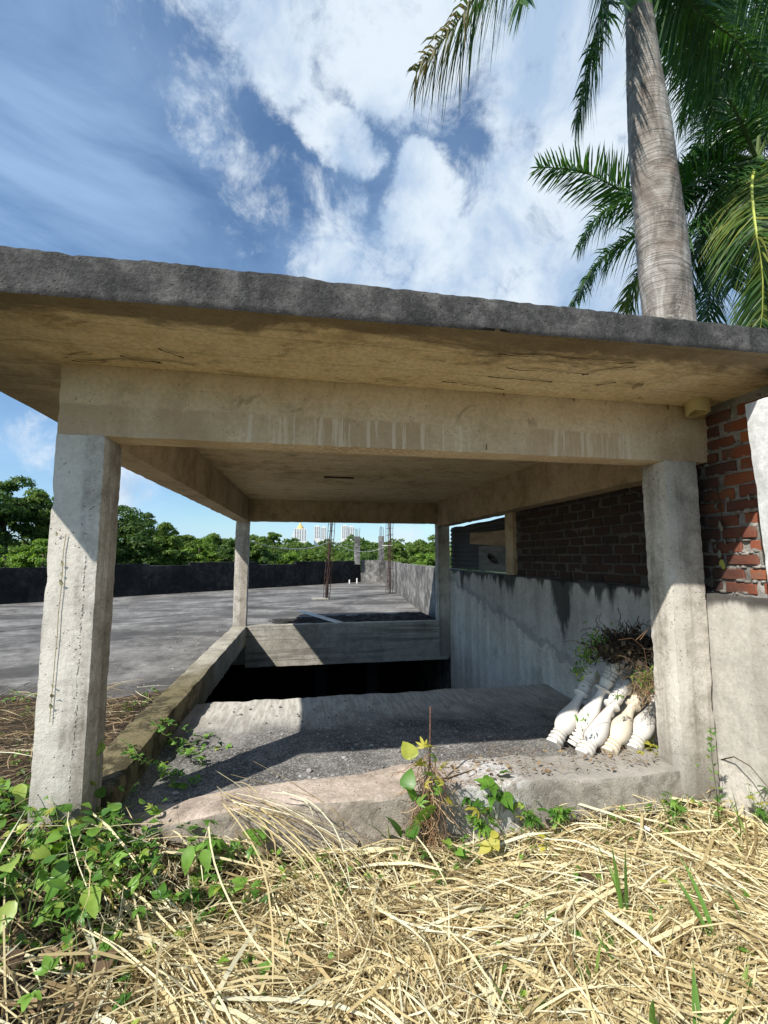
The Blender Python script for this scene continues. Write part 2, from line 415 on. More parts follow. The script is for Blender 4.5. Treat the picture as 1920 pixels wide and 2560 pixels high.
def terr(n, col):
    b = n.noise(.45, 6, .68, vec=n.map((1, 2.0, 1), rot=(0, 0, R(-35)), off=(2, 0, 0)), dist=.5)
    col = n.mix(n.rngm(b, .44, .60, 0, .8), col, (.055, .052, .049))
    b2 = n.noise(3.5, 7, .72, dist=.5)
    return n.mix(n.rngm(b2, .58, .72, 0, .45), col, (.21, .20, .195))
M_terrace = concrete('terrace_concrete', (.10, .096, .09), (.20, .192, .18), (.32, .31, .29), streak=0, pits=.3, bump=.7, sc=.9, extra=terr)
M_parapet = concrete('black_stained_parapet', (.008, .008, .008), (.018, .0175, .017), (.05, .048, .046), streak=.5, streakcol=(.006, .006, .006), pits=.2, bump=.5, sc=1.2, streaksc=5)
M_parapet2 = concrete('grey_stained_parapet', (.07, .068, .064), (.16, .155, .148), (.36, .35, .33), streak=.8, streakcol=(.03, .029, .028), pits=.2, bump=.5, sc=1.6, streaksc=5)
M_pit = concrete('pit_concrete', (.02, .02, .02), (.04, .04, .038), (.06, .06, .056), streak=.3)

def soilmat():
    n = NT('soil'); a = n.noise(3, 8, .7); b = n.noise(24, 6, .7)
    col = n.ramp(a, [(.35, (.035, .026, .018)), (.55, (.09, .066, .043)), (.7, (.17, .13, .085))])
    col = n.mix(n.rngm(b, .4, .65, 0, .6), col, (.045, .035, .025))
    return n.done(col, n.bump(b, 1.0, .04))
M_soil = soilmat()
def grassland():
    n = NT('low_ground'); a = n.noise(.05, 6, .6)
    return n.done(n.ramp(a, [(.35, (.03, .05, .015)), (.65, (.07, .09, .03))]))
M_low = grassland()
def islandmat(name, stops, rough=.6, trans=.3, tcol=None, spec=.3, usez=None, obj=False, veins=False):
    n = NT(name); r = n.objrand() if obj else n.island()
    col = n.ramp(r, stops)
    if veins: col = n.mix(n.rngm(n.noise(30, 3, .5), .4, .6, 0, .35), col, n.mix(1, col, (.55, .65, .4), 'MULTIPLY'))
    n.b.inputs['Specular IOR Level'].default_value = spec
    n.done(col, rough=rough)
    if trans:
        tr = n.t.nodes.new('ShaderNodeBsdfTranslucent')
        n.setv(tr.inputs[0], n.mix(1.0, col, tcol or (1.3, 1.35, .6), 'MULTIPLY'))
        ms = n.t.nodes.new('ShaderNodeMixShader'); ms.inputs[0].default_value = trans
        n.L(n.b.outputs[0], ms.inputs[1]); n.L(tr.outputs[0], ms.inputs[2]); n.L(ms.outputs[0], n.o.inputs[0])
    return n.m
M_straw = islandmat('dry_straw', [(0, (.20, .14, .07)), (.15, (.46, .36, .18)), (.45, (.68, .58, .33)), (.8, (.80, .73, .48)), (1, (.68, .68, .52))], .55, .25, (1.1, 1.0, .7), spec=.25)
M_litter = islandmat('brown_litter', [(0, (.05, .033, .02)), (.5, (.17, .115, .065)), (1, (.36, .26, .15))], .85, .1)
M_leafg = islandmat('creeper_leaf', [(0, (.06, .15, .025)), (.45, (.12, .26, .04)), (.85, (.22, .37, .06)), (1, (.42, .42, .09))], .42, .35, spec=.4)
M_leafo = islandmat('broad_leaf', [(0, (.06, .16, .025)), (.4, (.13, .28, .045)), (.8, (.23, .40, .07)), (.93, (.34, .44, .09)), (1, (.45, .40, .08))], .4, .35, spec=.45, obj=True, veins=True)
M_leafy = islandmat('yellow_leaf', [(0, (.45, .42, .06)), (1, (.5, .47, .12))], .5, .35, obj=True)
M_blade = islandmat('green_blade', [(0, (.07, .16, .03)), (.6, (.13, .26, .05)), (1, (.28, .38, .1))], .45, .3, obj=True)
M_tw = NT('dead_twig').done((.11, .075, .05))
M_green_stem = NT('green_stem').done((.12, .18, .05))
M_dryvine = islandmat('dried_vine', [(0, (.02, .014, .01)), (.6, (.055, .04, .027)), (1, (.13, .095, .06))], .9, 0)
M_palm = islandmat('palm_leaflet', [(0, (.022, .07, .026)), (.5, (.045, .12, .036)), (1, (.09, .175, .042))], .34, .34, (1.3, 1.5, .5), spec=.5)
M_palmy = islandmat('palm_leaflet_yellowing', [(0, (.04, .10, .03)), (.5, (.08, .16, .035)), (1, (.26, .28, .06))], .45, .35, (1.2, 1.2, .5))
M_palmdry = islandmat('palm_leaflet_dry', [(0, (.05, .08, .03)), (.5, (.12, .15, .05)), (1, (.26, .2, .12))], .6, .3, (1.2, 1.1, .6))
M_rachis = NT('palm_rachis').done((.10, .14, .045), rough=.5)
M_rachisy = NT('palm_rachis_yellow').done((.42, .46, .10), rough=.5)
def treeleaf(name, a, b, c):
    return islandmat(name, [(0, a), (.55, b), (1, c)], .55, .42, (1.2, 1.35, .5), spec=.3)
M_t1 = treeleaf('tree_leaf_dark', (.03, .07, .018), (.07, .135, .03), (.14, .21, .045))
M_t2 = treeleaf('tree_leaf_mid', (.05, .10, .02), (.12, .20, .035), (.21, .28, .05))
M_t3 = treeleaf('tree_leaf_bright', (.09, .17, .02), (.16, .28, .035), (.26, .36, .06))
M_forest = treeleaf('forest_leaf', (.04, .085, .02), (.10, .17, .035), (.19, .25, .05))
M_trunk = NT('tree_bark').done((.12, .10, .075))
def rust():
    n = NT('rusty_steel'); a = n.noise(20, 5, .6)
    return n.done(n.ramp(a, [(.35, (.035, .022, .018)), (.65, (.11, .06, .045))]), rough=.8)
M_rust = rust()
M_white = concrete('white_plaster', (.55, .56, .55), (.72, .73, .72), (.80, .81, .80), streak=.5, streakcol=(.33, .33, .34), pits=.0, bump=.15, streaksc=8)
def brickmat():
    n = NT('clay_brick'); r = n.objrand()
    col = n.ramp(r, [(0, (.17, .065, .045)), (.35, (.27, .085, .05)), (.7, (.38, .12, .055)), (1, (.52, .17, .06))])
    col = n.mix(n.rngm(n.noise(9, 6, .7), .48, .66, 0, .6), col, (.20, .15, .12))
    # shade under the roof painted into the brick colour, darker deeper in
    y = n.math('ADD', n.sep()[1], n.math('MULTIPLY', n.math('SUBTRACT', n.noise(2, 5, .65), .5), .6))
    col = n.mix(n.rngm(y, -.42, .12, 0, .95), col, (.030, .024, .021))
    f = n.noise(60, 4, .7)
    return n.done(col, n.bump(f, .6, .006))
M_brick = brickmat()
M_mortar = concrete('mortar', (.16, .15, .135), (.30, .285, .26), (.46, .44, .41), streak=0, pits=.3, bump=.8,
    extra=lambda n, col: n.mix(n.rngm(n.math('ADD', n.sep()[1], n.math('MULTIPLY', n.math('SUBTRACT', n.noise(3, 5, .65), .5), .5)), -.3, .2, 0, .85), col, (.05, .044, .038)))  # mortar colour takes the same painted roof shade as the bricks
def balmat(name, col0, dirt=.35):
    n = NT(name); a = n.noise(9, 7, .7); b = n.voro(26)
    col = n.mix(n.rngm(a, .52, .70, 0, dirt), col0, (.38, .33, .26))
    col = n.mix(n.math('MULTIPLY', n.rngm(b, .10, .05), n.rngm(n.noise(6, 2), .52, .6, 0, .45)), col, (.10, .085, .065))
    return n.done(col, n.bump(n.noise(80, 4, .6), .25, .004), rough=.7)
M_bal = balmat('white_cast_concrete', (.66, .63, .58)); M_balc = balmat('cream_cast_concrete', (.68, .60, .47))
M_pipe = NT('yellowed_plastic').done((.58, .48, .24), rough=.5)
M_pipew = NT('white_plastic').done((.75, .74, .7), rough=.4)
M_rope = NT('pale_rope').done((.62, .6, .54))
M_stone = concrete('rubble_stone', (.16, .155, .145), (.3, .29, .27), (.48, .46, .43), streak=0, pits=.2, bump=.6, sc=6)
def woodmat(name, c1, c2):
    n = NT(name); a = n.noise(14, 5, .6, vec=n.map((1, .12, 1)))
    return n.done(n.mix(n.rngm(a, .35, .65), c1, c2), n.bump(a, .3, .004))
M_plank = woodmat('pale_plank', (.26, .19, .12), (.40, .30, .20))
M_panel = woodmat('grey_board', (.12, .12, .115), (.2, .2, .19))
M_zinc = NT('dark_corrugated_sheet').done((.05, .048, .046), rough=.6)
M_bwhite = NT('white_tower_wall').done((.72, .72, .70)); M_bwin = NT('tower_window').done((.16, .2, .26), rough=.3); M_gold = NT('gold_roof').done((.7, .48, .15), rough=.5)

# ------------------------------------------------------------------ setting: terrain, terrace, pit
def terrain():
    xs = np.concatenate([np.linspace(-3000, -200, 15), np.linspace(-180, 180, 61), np.linspace(200, 3000, 15)])
    ys = np.concatenate([np.linspace(-1500, -60, 8), np.linspace(-40, 240, 71), np.linspace(260, 4000, 26)])
    V = []
    for y in ys:
        for x in xs:
            z = -3.3
            if y > 24:
                t = min(1, (y - 24) / 130.0); z = -3.3 + 4.6 * t * t * (3 - 2 * t) + noise.noise(Vector((x * .012, y * .012, 0))) * 2 * t
            if y > 300: z -= (y - 300) * .01
            V.append((x, y, z))
    nx = len(xs); Fs = [(j * nx + i, j * nx + i + 1, (j + 1) * nx + i + 1, (j + 1) * nx + i) for j in range(len(ys) - 1) for i in range(nx - 1)]
    return mesh_np('ground', V, Fs, M_low, smooth=True)
tag(terrain(), kind='structure')
def gz(x, y):
    """height of the earth in front of the shelter"""
    t = min(1, max(0, (x + .35) / 1.5)); t = t * t * (3 - 2 * t)
    z = .13 * (1 - t) - .175 * t
    if x > 2.4: z += .06 * min(1, (x - 2.4))
    z += noise.noise(Vector((x * 1.3, y * 1.3, 2))) * .035 + noise.noise(Vector((x * 5, y * 5, 1))) * .014
    if y < -1: z += (-1 - y) * .02
    return z
def soil_patch():
    xs = rng(-9, 3.58, .09); ys = rng(-7, .17, .09); V = []
    for y in ys:
        for x in xs: V.append((x, y, gz(x, y)))
    nx = len(xs); Fs = [(j * nx + i, j * nx + i + 1, (j + 1) * nx + i + 1, (j + 1) * nx + i) for j in range(len(ys) - 1) for i in range(nx - 1)]
    return mesh_np('soil', V, Fs, M_soil, smooth=True)
tag(soil_patch(), kind='structure')
def soil_left():
    xs = rng(-9, -.17, .08); ys = rng(.17, 2.6, .08); V = []
    for y in ys:
        for x in xs:
            e = 1.9 + .55 * noise.noise(Vector((x * .9, 3, 1))) + .25 * max(0, x + 1.2)
            z0 = gz(x, .17); t = min(1, (y - .17) / .6); z = z0 * (1 - t) + t * (.155 + noise.noise(Vector((x * 3, y * 3, 5))) * .025)
            if y > e: z = min(z, .155 - (y - e) * .25)
            V.append((x, y, z))
    nx = len(xs); Fs = [(j * nx + i, j * nx + i + 1, (j + 1) * nx + i + 1, (j + 1) * nx + i) for j in range(len(ys) - 1) for i in range(nx - 1)]
    return mesh_np('soil', V, Fs, M_soil, smooth=True)
tag(soil_left(), kind='structure')
TZ = .12
PB0 = (-16.0, 4.05); PB1 = (3.90, 20.05); PB2 = (5.0, 19.75); PB3 = (4.28, 13.0); PB4 = (3.72, 6.0)
def slab_poly(name, poly, z0, z1, mat):
    n = len(poly); V = [(x, y, z0) for x, y in poly] + [(x, y, z1) for x, y in poly]
    m = MB(); m.V = V; m.F = [tuple(range(n))[::-1], tuple(range(n, 2 * n))] + [(i, (i + 1) % n, n + (i + 1) % n, n + i) for i in range(n)]
    return m.build(name, mat)
def terrace():
    bm = bmesh.new(); xs = rng(-17, -.16, .3) + rng(0.14, 3.74, .3) + rng(4.0, 6, .4); ys = [.2, .9, 1.6, 2.4, 3.2, 4.0, 4.8, 5.62] + rng(5.9, 21, .3)
    g = {(i, j): bm.verts.new((x, y, TZ + .006 * noise.noise(Vector((x * .8, y * .8, 1))))) for i, x in enumerate(xs) for j, y in enumerate(ys)}
    for i in range(len(xs) - 1):
        for j in range(len(ys) - 1):
            cx = (xs[i] + xs[i + 1]) / 2; cy = (ys[j] + ys[j + 1]) / 2
            if cx > -.16 and cy < 5.62: continue
            bm.faces.new((g[i, j], g[i + 1, j], g[i + 1, j + 1], g[i, j + 1]))
    def cut(p, q):
        d = (Vector(q) - Vector(p)); n_ = Vector((-d.y, d.x, 0)).normalized()
        bmesh.ops.bisect_plane(bm, geom=bm.verts[:] + bm.edges[:] + bm.faces[:], plane_co=Vector((*p, 0)) + n_ * .09, plane_no=n_, clear_outer=True)
    cut(PB0, PB1)
    cut((6, 19.5), PB1) if False else None
    n_ = Vector((1, .085, 0)).normalized()
    bmesh.ops.bisect_plane(bm, geom=bm.verts[:] + bm.edges[:] + bm.faces[:], plane_co=Vector((5.05, 19.8, 0)), plane_no=Vector((.994, -.108, 0)), clear_outer=True)
    me = bpy.data.meshes.new('terrace_floor'); bm.normal_update(); bm.to_mesh(me); bm.free(); me.materials.append(M_terrace)
    for p in me.polygons: p.use_smooth = True
    return link(bpy.data.objects.new('terrace_floor', me))
tag(terrace(), kind='structure')
# expansion joint seen as a step
j0 = onz(600 + 60 / 3.19, 1280 + 765 / 3.19, TZ); j1 = onz(600 + 1245 / 3.19, 1280 + 650 / 3.19, TZ)
dj = (j1 - j0).normalized(); jm = MB(); nj = Vector((-dj.y, dj.x, 0)) * .012
pts = [j0 - dj * 9 + dj * t for t in np.linspace(0, (j1 - j0).length + 9, 60)]
V = []; Fs = []
for i, p in enumerate(pts):
    w = nj * (.7 + .6 * noise.noise(p * 2)); o_ = nj * noise.noise(p * .9) * 1.5
    V += [p + o_ - w + Vector((0, 0, .004)), p + o_ + w + Vector((0, 0, .004)), p + o_ + w * .2 + Vector((0, 0, .007))]
for i in range(len(pts) - 1):
    a = i * 3; Fs += [(a, a + 3, a + 5, a + 2), (a + 2, a + 5, a + 4, a + 1)]
jo = mesh_np('floor_joint', [tuple(v) for v in V], Fs, M_parapet); tag(jo, kind='structure')

def wall_along(name, a, b, th, z0, tops, mat, side=1, st=.12, amp=.012):
    """rough wall from a to b (2D), thickness to the 'side', tops = list of (t0,t1,z)"""
    a = Vector(a); b = Vector(b); L_ = (b - a).length; d = (b - a) / L_; nrm = Vector((-d.y, d.x)) * side
    obs = []
    for t0, t1, zt in tops:
        w = lambda p: (a.x + d.x * p.x + nrm.x * p.y, a.y + d.y * p.x + nrm.y * p.y, p.z)
        o = rbox(name, mat, rng(t0 * L_, t1 * L_, st), [0, th * .5, th], rng(z0, zt, .16), amp=amp, edge=.02, warp=w, seed=3)
        obs.append(o)
    return obs
# far parapet (stepped coping), corner and side parapet: each a thing
L1 = (Vector(PB1) - Vector(PB0)).length
pr = empty('parapet_wall', 'long low black stained parapet wall with a stepped top across the far side of the terrace', 'wall', (PB0[0], PB0[1], TZ))
for o in wall_along('wall_section', PB0, PB1, .18, -3.3, [(0, .505, 1.10), (.505, .60, 1.17), (.60, .655, 1.10), (.655, .765, 1.20), (.765, .84, 1.08), (.84, 1.0, 1.19)], M_parapet): pt_parent(o, pr)
pc = empty('parapet_wall', 'short grey parapet wall closing the far corner between two stub columns', 'wall', (PB1[0], PB1[1], TZ))
for o in wall_along('wall_section', PB1, PB2, .18, -3.3, [(0, 1, 1.22)], M_parapet2): pt_parent(o, pc)
ps = empty('parapet_wall', 'grey streaked parapet wall running back along the right side of the terrace', 'wall', (PB3[0], PB3[1], TZ))
for o in wall_along('wall_section', PB2, PB3, .18, -3.3, [(0, .999, 1.20)], M_parapet2): pt_parent(o, ps)
for o in wall_along('wall_section', PB3, (3.80, 5.70), .18, -3.3, [(0.001, 1, 1.17)], M_parapet2): pt_parent(o, ps)
# outer faces under the deck
# pit (stairwell) walls and floor
pitm = MB(); 
pit = MB()
PV = [(-4, .45, -2.9), (3.66, .45, -2.9), (3.66, 11, -2.9), (-4, 11, -2.9), (-4, .45, -.05), (3.66, .45, -.05), (3.66, 11, -.05), (-4, 11, -.05)]
pit.V = PV; pit.F = [(0, 1, 2, 3), (0, 3, 7, 4), (0, 4, 5, 1), (3, 2, 6, 7)]
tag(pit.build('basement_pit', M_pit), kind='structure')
# basement columns faintly seen in the dark
for x, y in [(1.3, 7.2), (2.35, 7.0)]:
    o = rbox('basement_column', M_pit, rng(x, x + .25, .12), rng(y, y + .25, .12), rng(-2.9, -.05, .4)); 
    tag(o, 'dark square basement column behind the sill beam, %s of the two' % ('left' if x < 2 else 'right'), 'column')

# ------------------------------------------------------------------ the shelter
sh = empty('concrete_shelter', 'weathered open concrete shelter with flat roof slab on four pillars over a stairwell', 'building', (0, 0, 0))
def sx(p): return (p.x + .0835 * p.y / 5.48, p.y, p.z)     # left row of pillars stands slightly skew
rbox('pillar', M_pillar, rng(-.227, 0, .028), rng(0, .225, .03), rng(-.1, 2.02, .03), amp=.0012, edge=.009, parent=sh, seed=1)
rbox('pillar', M_pillar, rng(3.297, 3.542, .03), rng(0, .20, .03), rng(-.2, 2.02, .03), amp=.0012, edge=.009, parent=sh, seed=2)
rbox('pillar', M_pillar, rng(-.135, .0835, .04), rng(5.48, 5.69, .05), rng(-.4, 2.02, .04), amp=.004, edge=.008, parent=sh, seed=4)
rbox('pillar', M_pillar, rng(3.475, 3.70, .05), rng(5.48, 5.69, .05), rng(-.4, 2.02, .05), amp=.003, edge=.008, parent=sh, seed=5)
# plaster seam: a raised vertical run of mortar on the left pillar and on the right one
def seam(x, y, z0, z1, w, sd):
    w0 = w; V = []; Fs = []; zs = np.linspace(z0, z1, int((z1 - z0) / .012))
    for i, z in enumerate(zs):
        xo = x + .012 * noise.noise(Vector((z * 2, sd, 0))); wd = w * max(0, noise.noise(Vector((z * 3, sd, 5))) * 2 + .55) * (.3 + abs(noise.noise(Vector((z * 40, sd, 3)))) * 2.2)
        h = (.0 if wd < w * .1 else .001) + .004 * wd / w * abs(noise.noise(Vector((z * 30, sd, 8))))
        V += [(xo - wd, y + .003, z), (xo, y - h - .004, z), (xo + wd, y + .003, z)]
    for i in range(len(zs) - 1):
        if V[i * 3 + 2][0] - V[i * 3][0] < w0 * .5: continue
        a = i * 3; Fs += [(a, a + 1, a + 4, a + 3), (a + 1, a + 2, a + 5, a + 4)]
    return mesh_np('mortar_seam', V, Fs, M_pillar, sh)
# crusty run of mortar crumbs down the face
cm = MB(); ico = bmesh.new(); bmesh.ops.create_icosphere(ico, subdivisions=1, radius=1); IV = [v.co.copy() for v in ico.verts]; IF = [tuple(v.index for v in f.verts) for f in ico.faces]; ico.free()
for i in range(150):
    z = random.uniform(.05, 1.65); x = -.055 + .010 * noise.noise(Vector((z * 4, 1, 0))) + random.gauss(0, .002); r_ = random.uniform(.0018, .0048)
    cm.add([Vector((x + v.x * r_, -.001 + v.y * r_ * .6, z + v.z * r_ * random.uniform(.9, 2.5))) for v in IV], IF)
o = cm.build('mortar_seam', M_pillar, sh); o['kind'] = 'stuff'
# front beam: upper lift and lower lift, the lower standing 4 mm back
rbox('beam', M_beam, rng(-.227, 3.69, .05), rng(0, .183, .05), rng(2.0175, 2.392, .04), amp=.003, edge=.006, parent=sh, seed=6, warp=lambda p: (p.x, p.y + (.006 if (p.z < 2.175 and p.y < .01) else 0), p.z))
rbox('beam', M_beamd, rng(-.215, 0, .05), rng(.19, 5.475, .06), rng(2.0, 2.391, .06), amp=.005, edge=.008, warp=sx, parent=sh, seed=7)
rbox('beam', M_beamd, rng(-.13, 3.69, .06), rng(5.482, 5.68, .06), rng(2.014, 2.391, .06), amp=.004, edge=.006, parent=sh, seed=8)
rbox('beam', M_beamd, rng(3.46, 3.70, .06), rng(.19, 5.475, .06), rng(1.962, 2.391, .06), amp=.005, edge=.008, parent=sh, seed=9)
# roof slab with fine front edge, joints notched into the fascia
sxs = rng(-.803, 4.25, .024); sys_ = list(np.linspace(0, .12, 6)) + rng(.2, 6.95, .25)
ty = lambda x: -.645 - .028 * x
jx = [.581, 2.07]
def slabwarp(p):
    t = 1 - p.y / 6.95; z = p.z; y = p.y
    fy = ty(p.x) + (6.30 - ty(p.x)) * (y / 6.95)
    th = .200 - .0165 * (p.x + .8)
    if y < .06: th -= .003 * abs(noise.noise(Vector((p.x * 2.2, 1, 4)))) + .008 * abs(noise.noise(Vector((p.x * 14, 2, 4))))
    th = max(.11, th)
    zz = 2.39 + (z - 2.39) / .2 * th
    if y < .001 and abs(p.x - .7) < .35 and z > 2.5: zz += .006
    yy = fy
    if y < .001:
        for q in jx:
            if abs(p.x - q) < .013: yy += .005
        yy += .002 * noise.noise(Vector((p.x * 3, z * 5, 7)))
    return (p.x, yy, zz)
roof = rbox('roof_slab', [M_fascia, M_soffit], sxs, sys_, rng(2.39, 2.59, .02), amp=.0016, edge=.008, warp=slabwarp, parent=sh, seed=10, fsc=24)
me = roof.data
nr = np.empty(len(me.polygons) * 3); me.polygons.foreach_get('normal', nr); nr = nr.reshape(-1, 3)
me.polygons.foreach_set('material_index', (nr[:, 2] < -.75).astype(np.int32))
# cracks and lifted flakes of the soffit (thin ragged wedges standing below it)
M_crack = NT('crack_shadow_dirt').done((.025, .02, .015))
def crack(p0, p1, w, sd, wander=.03, z=2.388):
    w *= 1.7
    p0 = Vector(p0); p1 = Vector(p1); n_ = max(12, int((p1 - p0).length / .02)); d = (p1 - p0).normalized(); s_ = Vector((-d.y, d.x, 0))
    V = []; Fs = []
    for i in range(n_ + 1):
        t = i / n_; p = p0.lerp(p1, t) + s_ * (wander * noise.noise(Vector((t * 6 * (p1 - p0).length, sd, 0))) + .008 * noise.noise(Vector((t * 40, sd, 5))))
        ww = w * (.25 + math.sin(math.pi * t) * .7) * (.5 + abs(noise.noise(Vector((t * 25, sd, 9)))) * 1.6)
        V += [p - s_ * ww + Vector((0, 0, z - .006 - 2.388 + .0)), p + s_ * ww + Vector((0, 0, 0)), p + Vector((0, 0, .01))]
        for k in range(3): pass
    V = [Vector((v.x, v.y, v.z)) for v in V]
    for i in range(n_):
        a = i * 3; Fs += [(a, a + 3, a + 4, a + 1)]
    return mesh_np('crack', [tuple(v) for v in V], Fs, M_crack, sh)
def on_soffit(x, y): 
    p = onz(x, y, 2.382); return p
for i, (a, b, w) in enumerate([((180, 900), (405, 907), .006), ((300, 888), (400, 905), .004), ((158, 895), (230, 882), .004), ((395, 870), (460, 893), .003),
    ((1245, 884), (1580, 908), .0055), ((1265, 918), (1470, 936), .004), ((1455, 936), (1590, 915), .005), ((1220, 940), (1380, 954), .003), ((1105, 953), (1260, 972), .004), ((1490, 962), (1540, 955), .003), ((1580, 970), (1610, 958), .004)]):
    crack(on_soffit(*a), on_soffit(*b), w, i)
# sills round the stairwell
rbox('sill_beam', M_mossy, rng(-.19, .045, .035), rng(.226, 5.479, .04), rng(-.072, .234, .04), amp=.009, edge=.02, parent=sh, seed=12, warp=lambda p: (p.x + .05 * (p.y / 5.5) , p.y, p.z - (.05 * max(0, 1 - p.y / 1.2))))
rbox('sill_beam', M_curb, rng(.085, 3.66, .06), rng(5.484, 5.655, .045), rng(-.452, .234, .05), amp=.004, edge=.008, parent=sh, seed=13)
rbox('sill_beam', M_curb, rng(-.6, .075, .06), rng(5.70, 5.85, .05), rng(-.452, .10, .06), amp=.004, edge=.008, parent=sh, seed=14)
def kw(p):
    z = p.z; x = p.x
    if z > 0: z *= (.95 + .25 * noise.noise(Vector((x * 2, 1, 1))))
    if x < .7: z -= (.7 - x) * .12
    y = .08 + (p.y - .08) * (1 + .42 * min(1, max(0, (x - .8) / .9))) + .02 * noise.noise(Vector((x * 1.7, 4, 4))) - (.05 if x > 2.5 else 0) * min(1, (x - 2.5) * 2)
    return (x, y, z)
rbox('kerb', M_kerb, rng(.02, 3.56, .03), rng(.08, .32, .024), rng(-.32, .1, .025), amp=.005, edge=.013, warp=kw, parent=sh, seed=15, fsc=7)
# ramp floor with a broken far edge, dropping away as steps into the pit
def fw(p):
    y = p.y
    if y > 2.0: y += .025 * noise.noise(Vector((p.x * 5, 1, 1))) + .012 * noise.noise(Vector((p.x * 19, 1, 1)))
    return (p.x, y, p.z + (.012 * noise.noise(Vector((p.x * 1.5, y * 1.5, 1))) if p.z > -.01 else 0))
o = rbox('ramp_floor', M_floor, rng(-.02, 3.6, .05), rng(.28, 2.09, .05), [-.14, -.06, .04], amp=.006, edge=.015, warp=fw, seed=16); tag(o, kind='structure')
for k in range(6):
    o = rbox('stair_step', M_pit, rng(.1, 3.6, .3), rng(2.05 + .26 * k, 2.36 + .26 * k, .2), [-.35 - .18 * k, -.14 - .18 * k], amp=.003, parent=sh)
    if k == 0: o['label'] = 'first dark stair step below the broken floor edge'
# drain pipe stub under the roof
def ring_pipe(name, c, r, h, mat, th=.008, seg=20, parent=None, jag=0.0):
    V = []; Fs = []
    for k, (rr, zz) in enumerate([(r, 0), (r, -h), (r - th, -h), (r - th, 0)]):
        for j in range(seg):
            a = 2 * math.pi * j / seg; q = jag * noise.noise(Vector((j * 1.3, 4, 2))) if zz < 0 else 0
            V.append((c[0] + rr * math.cos(a), c[1] + rr * math.sin(a), c[2] + zz + q))
    for k in range(3):
        for j in range(seg):
            j2 = (j + 1) % seg; Fs.append((k * seg + j, k * seg + j2, (k + 1) * seg + j2, (k + 1) * seg + j))
    return mesh_np(name, V, Fs, mat, parent, smooth=False)
ring_pipe('drain_pipe', (3.475, -.10, 2.395), .068, .088, M_pipe, parent=sh, jag=.03)['label'] = 'broken yellowed drain pipe stub under the roof'
# rust fixings and slot on the inner ceiling
m = MB(); m.box((1.25, 3.0, 2.374), (1.62, 3.05, 2.384)); m.build('ceiling_batten', M_rust, sh)
for (x, y) in [(1258, 985), (1433, 998), (1668, 1020), (1215, 1118)]:
    r = pixel_ray(x, y); p = Vector(CAM) + r * ((0 - CAM[1]) / r.y)
    m = MB(); m.tube([p + Vector((0, -.004, .02)), p + Vector((.002, -.006, -.015))], .0028, 5); m.build('rusty_nail', M_rust, sh)

# ------------------------------------------------------------------ retaining wall and brick wall on the right
def rw(p): return (p.x + .107 * max(0, p.y) / 5.48, p.y, p.z + (.010 * noise.noise(Vector((p.y * 2.5, 1, 3))) if p.z > 1.1 else 0))
o = rbox('retaining_wall', M_retain, rng(3.57, 3.80, .077), rng(-3.4, 5.475, .045), rng(-2.9, -.2, .4) + rng(-.15, 1.165, .045), amp=.006, edge=.014, warp=rw, seed=20)
tag(o, 'grey concrete retaining wall with black drip stains below the bricks on the right', 'wall')
bw = empty('brick_wall', 'rough red brick wall with smeared mortar standing on the retaining wall', 'wall', (3.7, 0, 1.17))
def backing(p):
    if p.x < 3.66:
        b = .007 * noise.noise(Vector((p.y * 9, p.z * 9, 2))) + .008 * noise.noise(Vector((p.y * 26, p.z * 26, 8))) + .016 * max(0, noise.noise(Vector((p.y * 4, p.z * 13, 5))))
        return (p.x - b, p.y, p.z)
    return p
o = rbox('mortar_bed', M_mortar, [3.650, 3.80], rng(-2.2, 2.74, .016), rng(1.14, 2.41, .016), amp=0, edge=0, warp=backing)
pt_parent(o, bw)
# brick meshes: a few rough variants, shared
def brick_mesh(k):
    bm = bmesh.new(); bmesh.ops.create_cube(bm, size=1)
    for v in bm.verts: v.co = Vector((v.co.x * .10, v.co.y * .212, v.co.z * .068))
    bmesh.ops.bevel(bm, geom=bm.edges[:], offset=.006, segments=1, affect='EDGES')
    for v in bm.verts: v.co += noise.noise_vector(v.co * 20 + Vector((k * 7, 0, 0))) * .005
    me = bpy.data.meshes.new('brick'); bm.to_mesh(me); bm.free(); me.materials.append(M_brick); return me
BM = [brick_mesh(k) for k in range(6)]
course = .0835; nb = 0
for c in range(15):
    z = 1.17 + .040 + c * course
    if z > 2.37: break
    y = -1.35 + (.11 if c % 2 else 0) + random.uniform(-.02, .02)
    while y < 2.66:
        if nb < 298 and not (z > 1.95 and y > .55 and False):
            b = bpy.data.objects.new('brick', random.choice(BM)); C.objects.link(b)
            b.location = (3.70 + .05 - .062 + random.uniform(-.006, .006), y, z + random.uniform(-.003, .003))
            b.rotation_euler = (random.uniform(-.02, .02), random.uniform(-.03, .03), random.uniform(-.02, .02) + (math.pi if random.random() < .5 else 0))
            b.scale = (1, random.uniform(.88, 1.02), random.uniform(.92, 1.06))
            pt_parent(b, bw); nb += 1
        y += .232 + random.uniform(-.008, .012)
